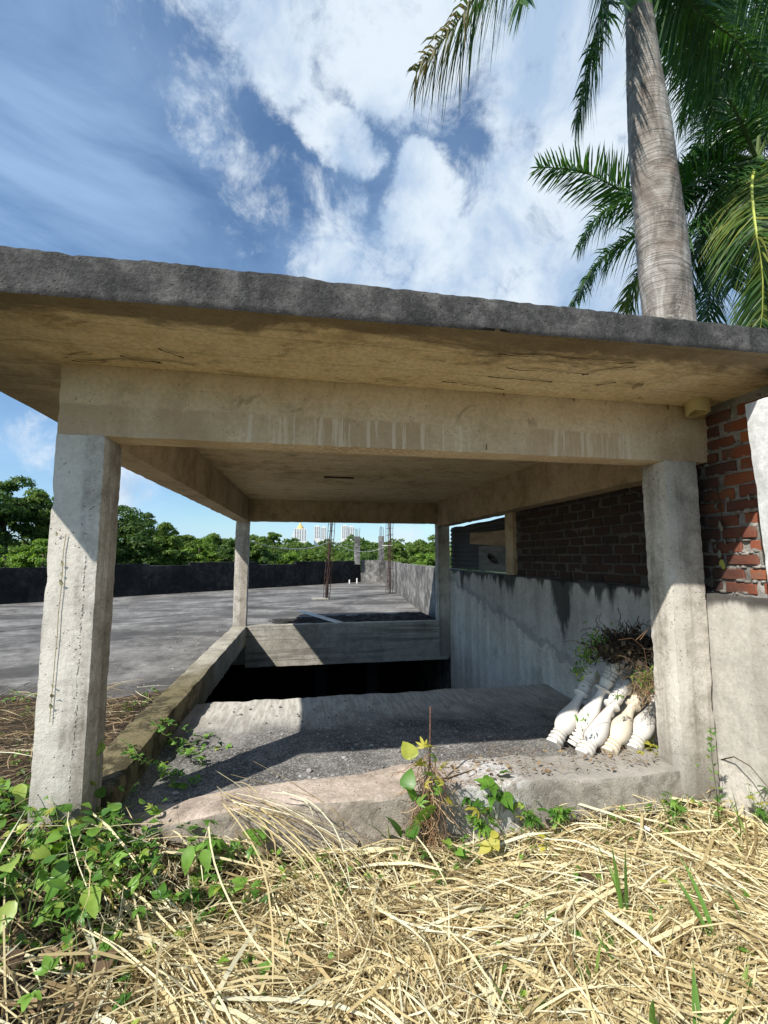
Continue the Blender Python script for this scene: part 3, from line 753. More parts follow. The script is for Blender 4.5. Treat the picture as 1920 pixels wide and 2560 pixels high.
# mortar smears squeezed out of the joints
sm = MB()
ico = bmesh.new(); bmesh.ops.create_icosphere(ico, subdivisions=1, radius=1); IV = [v.co.copy() for v in ico.verts]; IF = [tuple(v.index for v in f.verts) for f in ico.faces]; ico.free()
def blob(mb, c, s, sd, jit=.35):
    mb.add([Vector((c[0] + v.x * s[0] * (1 + jit * noise.noise(v * 3 + Vector((sd, 0, 0)))), c[1] + v.y * s[1] * (1 + jit * noise.noise(v * 3 + Vector((0, sd, 0)))), c[2] + v.z * s[2] * (1 + jit * noise.noise(v * 3 + Vector((0, 0, sd)))))) for v in IV], IF)
for i in range(330):
    c = random.randint(0, 14); y = random.uniform(-1.2, 1.3) if i > 130 else random.uniform(-.5, .15)
    z = 1.17 + c * course + random.uniform(-.006, .012)
    blob(sm, (3.641 + random.uniform(-.004, .006), y, z), (.012, random.uniform(.008, .035), random.uniform(.004, .016)), i)
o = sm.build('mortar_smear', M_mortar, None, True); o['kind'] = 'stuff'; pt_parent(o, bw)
# mid post, zinc sheet, plank, board over the retaining wall
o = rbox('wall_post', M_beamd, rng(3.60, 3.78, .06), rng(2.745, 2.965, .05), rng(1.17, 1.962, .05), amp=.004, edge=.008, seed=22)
tag(o, 'brown concrete post on the retaining wall between the bricks and the boarding', 'post')
V = []; Fs = []; zs = np.linspace(1.19, 1.93, 90); ysz = np.linspace(2.98, 5.46, 12)
for y in ysz:
    for z in zs: V.append((3.70 + .012 * math.sin(z * 2 * math.pi / .076) + .01 * (y - 4), y, z + (.03 * noise.noise(Vector((y * 2, 1, 1))) if z > 1.85 else 0)))
n_ = len(zs); Fs = [(j * n_ + i, j * n_ + i + 1, (j + 1) * n_ + i + 1, (j + 1) * n_ + i) for j in range(len(ysz) - 1) for i in range(n_ - 1)]
o = mesh_np('corrugated_sheet', V, Fs, M_zinc, smooth=True)
sol = o.modifiers.new('thick', 'SOLIDIFY'); sol.thickness = .003
tag(o, 'dark rusty corrugated sheet closing the gap above the retaining wall at the back', 'metal sheet')
m = MB(); m.V = [(3.655, 4.36, 1.605), (3.655, 2.97, 1.535), (3.655, 2.975, 1.75), (3.655, 4.33, 1.78)]; m.V += [(x + .018, y, z) for x, y, z in m.V]
m.F = [(0, 1, 2, 3), (7, 6, 5, 4), (0, 4, 5, 1), (1, 5, 6, 2), (2, 6, 7, 3), (3, 7, 4, 0)]
tag(m.build('plank', M_plank), 'pale wooden plank nailed across the dark sheet behind the post', 'plank')
# grey board with a ragged hole
def board():
    bm = bmesh.new(); y0, y1, z0, z1 = 2.97, 4.0, 1.19, 1.56
    ny, nz = 40, 18; grid = {}
    for i in range(ny + 1):
        for k in range(nz + 1):
            grid[i, k] = bm.verts.new((3.668, y0 + (y1 - y0) * i / ny + (.012 * noise.noise(Vector((k * .7, 1, 1))) if i == ny else 0), z0 + (z1 - z0) * k / nz))
    for i in range(ny):
        for k in range(nz):
            y = y0 + (y1 - y0) * (i + .5) / ny; z = z0 + (z1 - z0) * (k + .5) / nz
            h = ((y - 3.5) / .20) ** 2 + ((z - 1.37 - .25 * (y - 3.5)) / .055) ** 2 + .6 * noise.noise(Vector((y * 14, z * 14, 1)))
            if h > 1: bm.faces.new((grid[i, k], grid[i + 1, k], grid[i + 1, k + 1], grid[i, k + 1]))
    me = bpy.data.meshes.new('board'); bm.to_mesh(me); bm.free(); me.materials.append(M_panel)
    o = link(bpy.data.objects.new('board', me)); s = o.modifiers.new('thick', 'SOLIDIFY'); s.thickness = .01; return o
tag(board(), 'grey board with a ragged hole below the pale plank', 'board')
# white painted panel at the right edge
def wp(p): return (p.x, p.y - .075 * (p.z - 1.8), p.z)
wroot = empty('white_pillar', 'white plastered pillar with a capping piece at the right edge before the bricks', 'pillar', (3.45, -.75, -.1))
o = rbox('shaft', M_white, rng(3.30, 3.60, .06), rng(-1.1, -.545, .05), rng(-.1, 2.205, .05), amp=.002, edge=.006, seed=25, warp=lambda p: (p.x, p.y - .045 * (2.2 - p.z), p.z)); pt_parent(o, wroot)
o = rbox('cap', M_white, rng(3.40, 3.64, .06), rng(-1.1, -.60, .05), rng(2.222, 2.385, .05), amp=.002, edge=.006, seed=26); pt_parent(o, wroot)

# ------------------------------------------------------------------ palms
def frond(parent, pts, L, n=110, mat=None, droop=.5, w=.022, name='frond', spread=1.0, tipmat=None, rmat=None, rr=.022, seed=0, amin=-.45, amax=.55, lean=.45, updir=None):
    rs = np.random.RandomState(seed + 100)
    P = [Vector(p) for p in pts]
    # Catmull-Rom through the given points
    Q = [P[0] * 2 - P[1]] + P + [P[-1] * 2 - P[-2]]; cur = []
    for i in range(1, len(Q) - 2):
        for t in np.linspace(0, 1, 14, endpoint=(i == len(Q) - 3)):
            a, b, c, d = Q[i - 1], Q[i], Q[i + 1], Q[i + 2]
            cur.append(.5 * ((2 * b) + (c - a) * t + (2 * a - 5 * b + 4 * c - d) * t * t + (3 * b - a - 3 * c + d) * t ** 3))
    A = np.array([tuple(c) for c in cur]); seg = np.linalg.norm(np.diff(A, axis=0), axis=1); cum = np.concatenate([[0], np.cumsum(seg)]); tot = cum[-1]
    def ev(t):
        return np.array([np.interp(t * tot, cum, A[:, k]) for k in range(3)])
    root = mesh_np(name, *[(lambda m: (np.array([tuple(v) for v in m[0]]), np.array(m[1])))(tube_arr([ev(t) for t in np.linspace(0, 1, 22)], [rr * (1 - .85 * t) for t in np.linspace(0, 1, 22)], 5))][0], [rmat or M_rachis], parent, smooth=True) if False else None
    tv, tf = tube_arr([Vector(ev(t)) for t in np.linspace(0, 1, 22)], [rr * (1 - .85 * t) for t in np.linspace(0, 1, 22)], 5)
    V = [tuple(v) for v in tv]; Fs = [f for f in tf]; MI = [1] * len(tf)
    n = int(n * 1.7); w = w * .8
    for i in range(n):
        t = .10 + .90 * (i + rs.rand() * .6) / n
        if t > 1: t = 1
        p = ev(t); T = ev(min(1, t + .02)) - ev(max(0, t - .02)); T /= np.linalg.norm(T)
        up = np.array(updir if updir else (0, 0, 1.)); U = up - T * up.dot(T)
        if np.linalg.norm(U) < .2: U = np.array([T[2], 0, -T[0]]) + np.array([0, .3, 0]); U -= T * U.dot(T)
        U /= np.linalg.norm(U); Sd = np.cross(T, U)
        prof = math.sin(math.pi * min(.97, .16 + .80 * t)) ** .55
        for s_ in (-1, 1):
            if rs.rand() < .04: continue
            a = rs.uniform(amin, amax)
            dr = T * (lean + .25 * t + rs.uniform(-.08, .12)) + Sd * s_ * math.cos(a) * spread + U * math.sin(a)
            dr /= np.linalg.norm(dr); ln = L * prof * rs.uniform(.8, 1.12)
            if rs.rand() < .08: ln *= rs.uniform(.4, .8)
            dp = droop * rs.uniform(.6, 1.5)
            wd = np.cross(dr, U); wd /= (np.linalg.norm(wd) + 1e-6); wd = wd * math.cos(.5) + U * rs.uniform(-.6, .6)
            o = len(V)
            for q, ww in ((0, .55), (.35, 1.), (.7, .75), (1, .06)):
                c = p + dr * ln * q + np.array([0, 0, -1.]) * dp * ln * q * q
                V.append(tuple(c - wd * w * .5 * ww)); V.append(tuple(c + wd * w * .5 * ww))
            for k in range(3):
                Fs.append((o + 2 * k, o + 2 * k + 1, o + 2 * k + 3, o + 2 * k + 2)); MI.append(2 if (tipmat and t > .72 + rs.uniform(-.12, .12)) else 0)
    mats = [mat or M_palm, rmat or M_rachis] + ([tipmat] if tipmat else [])
    return mesh_np(name, V, Fs, mats, parent, midx=MI)
def barkmat():
    n = NT('palm_bark'); s_ = n.sep()
    wv = n.math('ADD', s_[2], n.math('ADD', n.math('MULTIPLY', n.noise(1.6, 4, .5), .16), n.math('MULTIPLY', s_[0], .22)))
    ring = n.noise(34, 3, .6, vec=n.map((.03, .03, 1), vec=None)); 
    cmb = n.t.nodes.new('ShaderNodeCombineXYZ'); n.L(n.math('MULTIPLY', s_[0], .6), cmb.inputs[0]); n.L(n.math('MULTIPLY', s_[1], .6), cmb.inputs[1]); n.L(n.math('MULTIPLY', wv, 26), cmb.inputs[2])
    rg = n.noise(1.0, 3, .7, vec=cmb.outputs[0])
    a = n.noise(4.5, 9, .75, vec=n.map((1, 1, .35)), dist=.9)
    col = n.ramp(a, [(.38, (.12, .105, .09)), (.5, (.27, .24, .21)), (.63, (.44, .41, .375))])
    col = n.mix(n.math('MULTIPLY', n.rngm(rg, .52, .64, 0, .5), n.rngm(n.noise(2.2, 5, .6), .40, .62)), col, (.09, .075, .06))
    lich = n.noise(19, 5, .7); col = n.mix(n.rngm(lich, .58, .66, 0, .5), col, (.50, .49, .44))
    gx = n.rngm(n.noise(1.2, 4, .6, off if False else None) if False else n.noise(1.2, 4, .6), .5, .66, 0, .35)
    col = n.mix(gx, col, (.30, .19, .14))
    h = n.math('ADD', rg, n.math('MULTIPLY', lich, .3))
    return n.done(col, n.bump(h, .9, .02), rough=.85)
M_bark = barkmat()
def crownshaft_mat():
    n = NT('palm_crownshaft'); a = n.noise(4, 5, .6, vec=n.map((1, 1, .2)))
    return n.done(n.ramp(a, [(.3, (.10, .19, .05)), (.7, (.22, .33, .10))]), rough=.35)
M_shaft = crownshaft_mat()
def trunk(name, parent, pts, rad, mat, k=28, ringamp=.004):
    A = np.array(pts); n = 170; T = np.linspace(0, 1, n); par = np.linspace(0, 1, len(pts))
    V = []; Fs = []
    for i, t in enumerate(T):
        c = [np.interp(t, par, A[:, q]) for q in range(3)]; r = np.interp(t, par, rad)
        r += ringamp * noise.noise(Vector((0, 0, c[2] * 13))) + .012 * noise.noise(Vector((0, 3, c[2] * 1.1)))
        for j in range(k):
            th = 2 * math.pi * j / k; rr = r * (1 + .025 * noise.noise(Vector((math.cos(th) * 1.5, math.sin(th) * 1.5, c[2] * 2))))
            V.append((c[0] + rr * math.cos(th), c[1] + rr * math.sin(th), c[2]))
    for i in range(n - 1):
        for j in range(k): Fs.append((i * k + j, i * k + (j + 1) % k, (i + 1) * k + (j + 1) % k, (i + 1) * k + j))
    return mesh_np(name, V, Fs, mat, parent, smooth=True)
p1 = empty('palm_tree', 'tall royal palm with a thick ringed grey trunk rising behind the roof slab', 'palm tree', (4.85, 1.30, -3.3))
def P1(o): return pt_parent(o, p1)
tb = at(1671, 790, 4.5); tm = at(1631, 400, 4.5); tt = at(1596, 22, 4.5); ti = at(1652, 590, 4.5)
bot = Vector((4.95, 1.32, -3.3))
P1(trunk('trunk', None, [bot, tb.lerp(bot, .5), tb, ti, tm, at(1610, 190, 4.5), tt], [.30, .27, .231, .227, .206, .158, .112], M_bark))
tup = tt + (tt - tm).normalized() * .95
P1(trunk('crownshaft', None, [tt - (tt - tm).normalized() * .10, tt.lerp(tup, .35), tup], [.116, .125, .08], M_shaft, ringamp=0))
d0 = 4.5
def path(px, d): return [at(x, y, (d if not hasattr(d, '__len__') else d[i])) for i, (x, y) in enumerate(px)]
hub = tup
F1 = [
 ([(1640, -260), (1700, -120), (1730, -20), (1745, 90), (1740, 190)], [4.9, 5.2, 5.4, 5.5, 5.6], .45, .9, None, 110),
 ([(1650, -300), (1760, -160), (1850, -60), (1900, 30), (1925, 120)], [4.8, 5.1, 5.3, 5.4, 5.5], .5, .8, None, 110),
 ([(1480, -330), (1330, -230), (1220, -60), (1140, 60), (1040, 180)], [4.3, 4.1, 3.95, 3.9, 3.85], .52, 1.0, M_palmdry, 120),
 ([(1500, -380), (1440, -330), (1370, -180), (1330, -70), (1300, 10)], [4.3, 4.0, 3.7, 3.5, 3.4], .40, .8, None, 120),
 ([(1545, -260), (1520, -40), (1497, 80), (1462, 210), (1440, 300)], [4.4, 4.25, 4.2, 4.2, 4.2], .36, .9, None, 150),
 ([(1600, -250), (1690, -40), (1760, 40), (1850, 110), (1930, 230)], [4.6, 4.8, 4.9, 5.0, 5.1], .50, .7, None, 110),
 ([(1580, -220), (1640, -30), (1700, 60), (1760, 190), (1790, 300)], [4.7, 4.9, 5.2, 5.4, 5.5], .42, .6, None, 100),
 ([(1600, -340), (1750, -220), (1880, -120), (1990, 40)], [4.6, 4.5, 4.4, 4.4], .5, .6, None, 90),
 ([(1500, -300), (1250, -420), (1000, -420), (850, -300)], [4.6, 5.0, 5.4, 5.7], .5, .6, None, 80),
]
for i, (px, ds, L, dr, tip, n_) in enumerate(F1):
    P1(frond(None, [hub] + path(px, ds), L, n_, M_palm, dr, .026, tipmat=tip, seed=i))
p2 = empty('palm_tree', 'second palm behind the first, its drooping crown filling the right edge above the roof', 'palm tree', (9.6, 3.4, -3.3))
h2 = at(1893, 400, 6.3); b2 = Vector((h2.x + .2, h2.y + .1, -3.3))
def P2(o): return pt_parent(o, p2)
P2(trunk('trunk', None, [b2, b2.lerp(h2, .5) , h2 - Vector((0, 0, 1.0))], [.2, .2, .16], M_bark, 18))
P2(trunk('crownshaft', None, [h2 - Vector((0, 0, 1.02)), h2 - Vector((0, 0, .5)), h2], [.16, .15, .07], M_shaft, 18, 0))
F2 = [
 ([(1860, 330), (1830, 240), (1800, 200), (1740, 220), (1700, 300)], [6.5, 6.7, 6.9, 7.0, 7.1], .55, .8, None, None, 120),
 ([(1900, 330), (1910, 240), (1900, 180), (1860, 160), (1810, 200)], [6.6, 6.9, 7.1, 7.3, 7.4], .55, .8, None, None, 120),
 ([(1860, 470), (1800, 540), (1740, 640), (1700, 760)], [6.6, 7.0, 7.3, 7.5], .55, .6, None, None, 110),
 ([(1850, 300), (1790, 190), (1735, 120), (1660, 90), (1600, 130)], [6.1, 5.9, 5.8, 5.7, 5.6], .62, .8, None, None, 120),
 ([(1790, 430), (1690, 480), (1590, 490), (1515, 455), (1440, 425), (1345, 418)], [6.2, 6.1, 6.0, 6.0, 5.9, 5.9], .56, .12, None, None, 130),
 ([(1830, 430), (1700, 520), (1600, 580), (1500, 650), (1430, 760)], [6.4, 6.6, 6.7, 6.8, 6.8], .52, .5, None, None, 120),
 ([(1800, 390), (1680, 440), (1560, 490), (1480, 560), (1445, 620)], [6.4, 6.6, 6.9, 7.0, 7.0], .50, .4, None, None, 110),
 ([(1840, 440), (1740, 560), (1650, 620), (1590, 700), (1555, 800)], [6.1, 6.0, 6.0, 6.1, 6.2], .55, .55, M_palmy, None, 120),
 ([(1880, 460), (1888, 560), (1905, 660), (1905, 790), (1890, 860)], [5.6, 5.3, 5.2, 5.3, 5.4], .62, .55, M_palmy, M_rachisy, 130),
 ([(1870, 450), (1830, 560), (1790, 660), (1768, 790), (1760, 900)], [6.6, 6.9, 7.0, 7.1, 7.2], .5, .5, None, None, 110),
 ([(1900, 250), (1870, 120), (1800, 20), (1720, -20)], [6.4, 6.5, 6.6, 6.7], .6, .3, M_palmy, None, 110),
 ([(1950, 280), (2010, 180), (2120, 130)], [6.2, 6.2, 6.2], .6, .6, None, None, 100),
 ([(1880, 300), (1880, 180), (1930, 100), (2030, 60)], [6.8, 7.2, 7.3, 7.4], .65, .5, None, None, 110),
 ([(1960, 480), (2010, 600), (2030, 760)], [6.2, 6.2, 6.2], .6, .6, None, None, 100),
 ([(1930, 470), (1950, 600), (1960, 740), (1950, 860)], [6.9, 7.2, 7.3, 7.4], .6, .6, None, None, 110),
 ([(1840, 330), (1800, 300), (1760, 330), (1720, 420), (1700, 520)], [6.7, 7.0, 7.2, 7.3, 7.4], .55, .6, None, None, 110),
 ([(1820, 400), (1740, 400), (1690, 470), (1660, 560), (1650, 660)], [6.9, 7.2, 7.4, 7.5, 7.6], .5, .6, None, None, 110),
 ([(1860, 430), (1830, 500), (1820, 600), (1830, 720)], [7.0, 7.4, 7.6, 7.7], .55, .6, None, None, 110),
]
for i, (px, ds, L, dr, tip, rm, n_) in enumerate(F2):
    P2(frond(None, [h2] + path(px, ds), L * 1.0, int(n_ * 1.15), M_palmy if i == 8 else M_palm, dr, .03, tipmat=None if i == 8 else tip, rmat=rm, rr=.028, seed=30 + i, amin=-.9 if i == 4 else -.45, amax=.9 if i == 4 else .55))

# ------------------------------------------------------------------ trees
def crown_mesh(name, r, h, nc, nl, ls, mat, seed, parent=None, flat=.8, mats=None):
    if nl > 1000: nl = int(nl * 1.7); ls = ls * .66; nc = int(nc * 1.7)
    rs = np.random.RandomState(seed)
    cen = []
    while len(cen) < nc:
        v = rs.uniform(-1, 1, 3)
        d = np.linalg.norm(v)
        if d > 1 or d < .35 or v[2] < -.75: continue
        cen.append(v * np.array([r, r, h]) * rs.uniform(.75, 1.0))
    cen = np.array(cen); cr = rs.uniform(.14, .40, nc) * (r + h) / 2
    k = rs.randint(0, nc, nl); dirs = rs.normal(size=(nl, 3)); dirs /= np.linalg.norm(dirs, axis=1)[:, None]
    dirs[:, 2] = np.abs(dirs[:, 2]) * .9 - .25 * (rs.rand(nl) < .4)
    rad = cr[k] * rs.uniform(.55, 1.12, nl) ** .7
    p = cen[k] + dirs * rad[:, None] * np.array([1, 1, .8])
    nrm = dirs + rs.normal(size=(nl, 3)) * .55 + np.array([0, 0, .3]); nrm /= np.linalg.norm(nrm, axis=1)[:, None]
    a = np.cross(nrm, rs.normal(size=(nl, 3))); a /= np.linalg.norm(a, axis=1)[:, None]; b = np.cross(nrm, a)
    s = ls * rs.uniform(.6, 1.5, nl)[:, None]
    V = np.stack([p - a * s, p - b * s * .42, p + a * s, p + b * s * .42], 1).reshape(-1, 3)
    Fs = np.arange(nl * 4).reshape(-1, 4)
    return V, Fs
def limbs(top, base, r0, seed, spread):
    rs = random.Random(seed); m = MB(); base = Vector(base); top = Vector(top)
    mid = base.lerp(top, .55) + Vector((rs.uniform(-.2, .2), rs.uniform(-.2, .2), 0))
    m.tube([base, base.lerp(mid, .5) + Vector((rs.uniform(-.1, .1), 0, 0)), mid, top], [r0, r0 * .85, r0 * .7, r0 * .25], 7)
    for i in range(6):
        a = rs.uniform(0, 6.28); q = base.lerp(top, rs.uniform(.42, .85)); e = q + Vector((math.cos(a) * spread * rs.uniform(.5, .9), math.sin(a) * spread * rs.uniform(.5, .9), rs.uniform(.3, .9) * spread))
        m.tube([q, q.lerp(e, .5) + Vector((0, 0, .08 * spread)), e], [r0 * .45, r0 * .3, r0 * .1], 5)
    return m
TREES = [ # x, top y (photo), distance, crown radius, crown half height, material, leaves, leaf size, label
 (15, 1180, 22, 1.9, 2.3, M_t1, 9000, .13, 'tall dark green tree behind the parapet at the left edge'),
 (-70, 1190, 20, 1.8, 2.4, M_t1, 6000, .13, 'dark tree cut by the left edge of the view behind the parapet'),
 (95, 1222, 26, 1.5, 1.9, M_t2, 7000, .13, 'airy olive green tree beside the left pillar, behind the tall dark tree'),
 (150, 1204, 24, 1.6, 2.2, M_t2, 7000, .13, 'round lighter tree whose crown meets the left pillar'),
 (215, 1235, 23, 1.7, 2.4, M_t1, 7000, .13, 'dark tree mostly hidden behind the left pillar'),
 (15, 1356, 17.5, 1.0, 1.0, M_t3, 5000, .09, 'bright green bush low over the parapet at the left edge'),
 (112, 1335, 17.5, 1.0, 1.15, M_t3, 5500, .09, 'bright green bush touching the left pillar above the parapet'),
 (300, 1256, 24, 1.6, 2.2, M_t1, 8000, .13, 'dark tree just right of the left pillar, tallest there'),
 (362, 1285, 29, 1.5, 1.9, M_t1, 6500, .14, 'dark rounded tree second from the left pillar in the opening'),
 (398, 1302, 25, 1.2, 1.6, M_t2, 6500, .12, 'mid green tree hung with climbers in the middle of the left opening'),
 (447, 1316, 30, 1.3, 1.6, M_t2, 6000, .13, 'spreading tree before the darker gap left of the back pillar'),
 (500, 1340, 33, 1.3, 1.2, M_t3, 5500, .13, 'light green feathery tree left of the back left pillar'),
 (548, 1334, 36, 1.3, 1.5, M_t2, 5500, .14, 'yellow green tree touching the back left pillar from the left'),
 (590, 1345, 34, 1.3, 1.4, M_t1, 5000, .13, 'dark climber covered tree behind the back left pillar'),
 (638, 1325, 30, 1.0, 1.5, M_t2, 5500, .12, 'tree with a broken outline right beside the back left pillar'),
 (685, 1326, 32, .55, .5, M_t2, 1600, .12, 'slender tree with a small flat tuft standing over the forest edge'),
 (665, 1372, 30, 1.0, 1.1, M_t1, 4500, .12, 'dark low tree with hanging climbers under the slender tuft'),
 (720, 1376, 36, 1.2, 1.0, M_t3, 4500, .13, 'yellow green low tree left of the first rebar column'),
 (775, 1380, 38, 1.1, .9, M_t2, 4500, .13, 'grey green rounded tree just left of the first rebar column'),
 (850, 1384, 38, 1.2, .9, M_t2, 4500, .13, 'low rounded tree between the first rebar column and the stub columns'),
 (925, 1378, 40, 1.2, 1.0, M_t1, 4500, .13, 'dark low tree between the two stub columns'),
 (1005, 1350, 36, 1.2, 1.4, M_t2, 5000, .13, 'olive tree right of the second rebar column'),
 (1072, 1342, 30, 1.3, 1.4, M_t2, 5500, .13, 'tree with drooping twigs beside the back right pillar'),
 (1068, 1384, 16, .62, .42, M_t3, 3500, .08, 'bright yellow green bush over the parapet beside the back right pillar'),
]
for i, (x, y, d, r, h, mt, nl, ls, lab) in enumerate(TREES):
    top = at(x, y, d); c = top - Vector((0, 0, h * 1.02)); base = (c.x + random.uniform(-.3, .3), c.y + random.uniform(-.3, .3), -3.3)
    bush = 'bush' in lab
    t = empty('bush' if bush else 'tree', lab, 'bush' if bush else 'tree', base, 'trees beyond the terrace parapet')
    V, Fs = crown_mesh('crown', r, h, 22 if r > 1 else 14, nl, ls, mt, 50 + i)
    V = V + np.array(tuple(c)); o = mesh_np('crown', V, Fs, mt); pt_parent(o, t)
    # lower skirt of foliage and climbers down the trunk
    V, Fs = crown_mesh('climber_foliage', r * 1.0, (c.z + 2.2) * .55, 16, int(nl * .55), ls, mt, 90 + i)
    V = V + np.array((c.x, c.y, c.z * .45 - 1.4)); o = mesh_np('climber_foliage', V, Fs, mt); pt_parent(o, t)
    o = limbs((c.x, c.y, c.z + h * .5), base, .06 + r * .07, i, r * .8).build('trunk', M_trunk, None, True); pt_parent(o, t)
# hill forest: one mass of crowns
VV = []; FF = []; off = 0; rs = np.random.RandomState(5); protos = [crown_mesh('c', 1, .8, 12, 330, .13, None, 300 + k) for k in range(6)]
def terr_h(x, y):
    t = min(1, max(0, (y - 24) / 130.0)); return -3.3 + 4.6 * t * t * (3 - 2 * t) + noise.noise(Vector((x * .012, y * .012, 0))) * 2 * t
cnt = 0
for k in range(1500):
    d = 42 + 125 * rs.rand() ** .8; ang = rs.uniform(-.62, .16) ; fwd = Vector((.179, .984)); 
    px = rs.uniform(-80, 1200); rr_ = pixel_ray(px, 1391); x = CAM[0] + rr_.x * d; y = CAM[1] + rr_.y * d
    sc = rs.uniform(2.3, 4.0) * (.75 if d < 65 else 1); V, Fs = protos[rs.randint(6)]
    th = rs.uniform(0, 6.28); c_, s_ = math.cos(th), math.sin(th)
    Q = V @ np.array([[c_, s_, 0], [-s_, c_, 0], [0, 0, 1]]) * sc + np.array([x, y, terr_h(x, y) + rs.uniform(.6, 2.4)])
    VV.append(Q); FF.append(Fs + off); off += len(Q); cnt += 1
    if cnt > 620: break
o = mesh_np('forest', np.concatenate(VV), np.concatenate(FF), M_forest); tag(o, 'dense green forest covering the far hill beyond the terrace', 'forest', kind='stuff')

# ------------------------------------------------------------------ towers on the skyline
winmesh = None
def tower(x, wpx, ytop, d, lab, gold=False, wings=1):
    global winmesh
    u = d / F; w = wpx * u; top = at(x, ytop, d); zt = top.z; base = Vector((top.x, top.y, 0)); th = w * .6
    r = empty('apartment_tower', lab, 'tower', (top.x, top.y, 1), 'white apartment towers on the far skyline')
    segs = [(-w / 2, w / 2, zt - (w * .25 if gold else 0))] if wings == 1 else [(-w / 2, -w * .02, zt), (w * .06, w / 2, zt - w * .08)]
    for a, b, z in segs:
        m = MB(); m.box((top.x + a, top.y, 0), (top.x + b, top.y + th, z)); m.box((top.x + a + (b - a) * .3, top.y + th * .2, z - .1), (top.x + b - (b - a) * .3, top.y + th * .6, z + w * .05))
        pt_parent(m.build('wall', M_bwhite), r)
        nx = 5 if wings == 1 else 3
        if winmesh is None:
            q = MB(); q.box((-.5, -.5, -.5), (.5, .5, .5)); tmp = q.build('window', M_bwin); winmesh = tmp.data; bpy.data.objects.remove(tmp)
        fl = w * .11
        for i in range(nx):
            for k in range(9):
                zz = z - fl * (k + .8)
                o = bpy.data.objects.new('window', winmesh); C.objects.link(o)
                o.location = (top.x + a + (b - a) * (i + .5) / nx, top.y - .02, zz); o.scale = ((b - a) / nx * .45, .6, fl * .5); pt_parent(o, r)
    if gold:
        m = MB(); V = []; 
        for q, zz in ((w * .30, zt - w * .25), (w * .24, zt - w * .08), (w * .12, zt + w * .04), (.4, zt + w * .30)):
            for j in range(10): V.append((top.x + q * math.cos(j * .6283), top.y + th * .5 + q * math.sin(j * .6283), zz))
        Fs = [(k * 10 + j, k * 10 + (j + 1) % 10, (k + 1) * 10 + (j + 1) % 10, (k + 1) * 10 + j) for k in range(3) for j in range(10)]
        pt_parent(mesh_np('roof', V, Fs, M_gold, smooth=True), r)
        m.box((top.x - w * .62, top.y + .5, 0), (top.x - w * .51, top.y + th, zt - w * .55)); pt_parent(m.build('side_wing', M_bwhite), r)
tower(751, 30, 1314, 620, 'tall white tower with a small gold domed roof, leftmost on the skyline', True)
tower(801, 30, 1315, 640, 'pair of white apartment blocks in the middle of the skyline', wings=2)
tower(870, 31, 1314, 640, 'pair of white apartment blocks, rightmost on the skyline', wings=2)

# ------------------------------------------------------------------ things on the terrace
def q3(x, y): return (600 + x / 3.19, 1280 + y / 3.19)
c1 = onz(*q3(690, 695), TZ); c2 = onz(*q3(1190, 648), TZ)
def rebar_cage(name, c, w, h, lean, lab, rot, seed):
    t = empty(name, lab, 'rebar column', tuple(c)); rs = random.Random(seed); bars = []
    ca, sa = math.cos(rot), math.sin(rot)
    offs = [(-1, -1), (0, -1), (1, -1), (1, 1), (0, 1), (-1, 1), (-.4, -1), (.5, 1)]
    for i, (a, b) in enumerate(offs):
        ox, oy = (a * ca - b * sa) * w, (a * sa + b * ca) * w; hh = h * rs.uniform(.9, 1.05); P = []
        for k in range(8):
            q = k / 7; P.append(c + Vector((ox + lean[0] * q + rs.uniform(-.012, .012), oy + lean[1] * q + rs.uniform(-.012, .012), hh * q)))
        m = MB(); m.tube(P, .0095, 5); o = m.build('bar', M_rust, None, True); pt_parent(o, t)
    for k in range(11):
        q = .06 + .078 * k + rs.uniform(-.01, .01); z = h * q; m = MB(); P = []
        for a, b in [(-1, -1), (1, -1), (1, 1), (-1, 1), (-1, -1)]:
            P.append(c + Vector(((a * ca - b * sa) * w * 1.08 + lean[0] * q, (a * sa + b * ca) * w * 1.08 + lean[1] * q, z + rs.uniform(-.02, .02))))
        m.tube(P, .006, 4); o = m.build('stirrup', M_rust); pt_parent(o, t)
    return t
rebar_cage('rebar_column', c1, .07, 3.0, (.16, 0), 'bundle of rusty reinforcing bars standing on the terrace, nearer and left', .5, 1)
rebar_cage('rebar_column', c2, .095, 3.0, (.02, 0), 'bundle of rusty reinforcing bars beside the right parapet, farther away', .2, 2)
m = MB(); 
o = rbox('concrete_pad', M_curb, rng(c1.x - .45, c1.x + .05, .1), rng(c1.y - .1, c1.y + .2, .1), [TZ, TZ + .035], amp=.004, parent=None); tag(o, 'pale concrete patch at the foot of the left rebar column', 'concrete patch')
def stub(px0, px1, ytop, d, lab, base):
    a = at(px0, ytop, d); b = at(px1, ytop, d); w = (b - a).length
    t = empty('stub_column', lab, 'column', (a.x, a.y, 1.1))
    o = rbox('shaft', M_parapet2, rng(a.x, b.x, .07), rng(a.y, a.y + w, .1), rng(1.0, a.z, .1), amp=.01, edge=.02); pt_parent(o, t)
    for i in range(4):
        m = MB(); x = a.x + (b.x - a.x) * (.12 + .25 * i); y = a.y + w * (.2 + .2 * (i % 3)); m.tube([(x, y, a.z - .05), (x + .01, y, a.z + .25), (x + random.uniform(-.03, .03), y, a.z + random.uniform(.38, .5))], .011, 5); o = m.build('bar', M_rust); pt_parent(o, t)
stub(887, 901, 1341, 22.3, 'unfinished concrete stub column with bare bars at the far parapet corner, left one', 0)
stub(948, 961, 1340, 21.6, 'unfinished concrete stub column with bare bars at the far parapet corner, right one', 0)
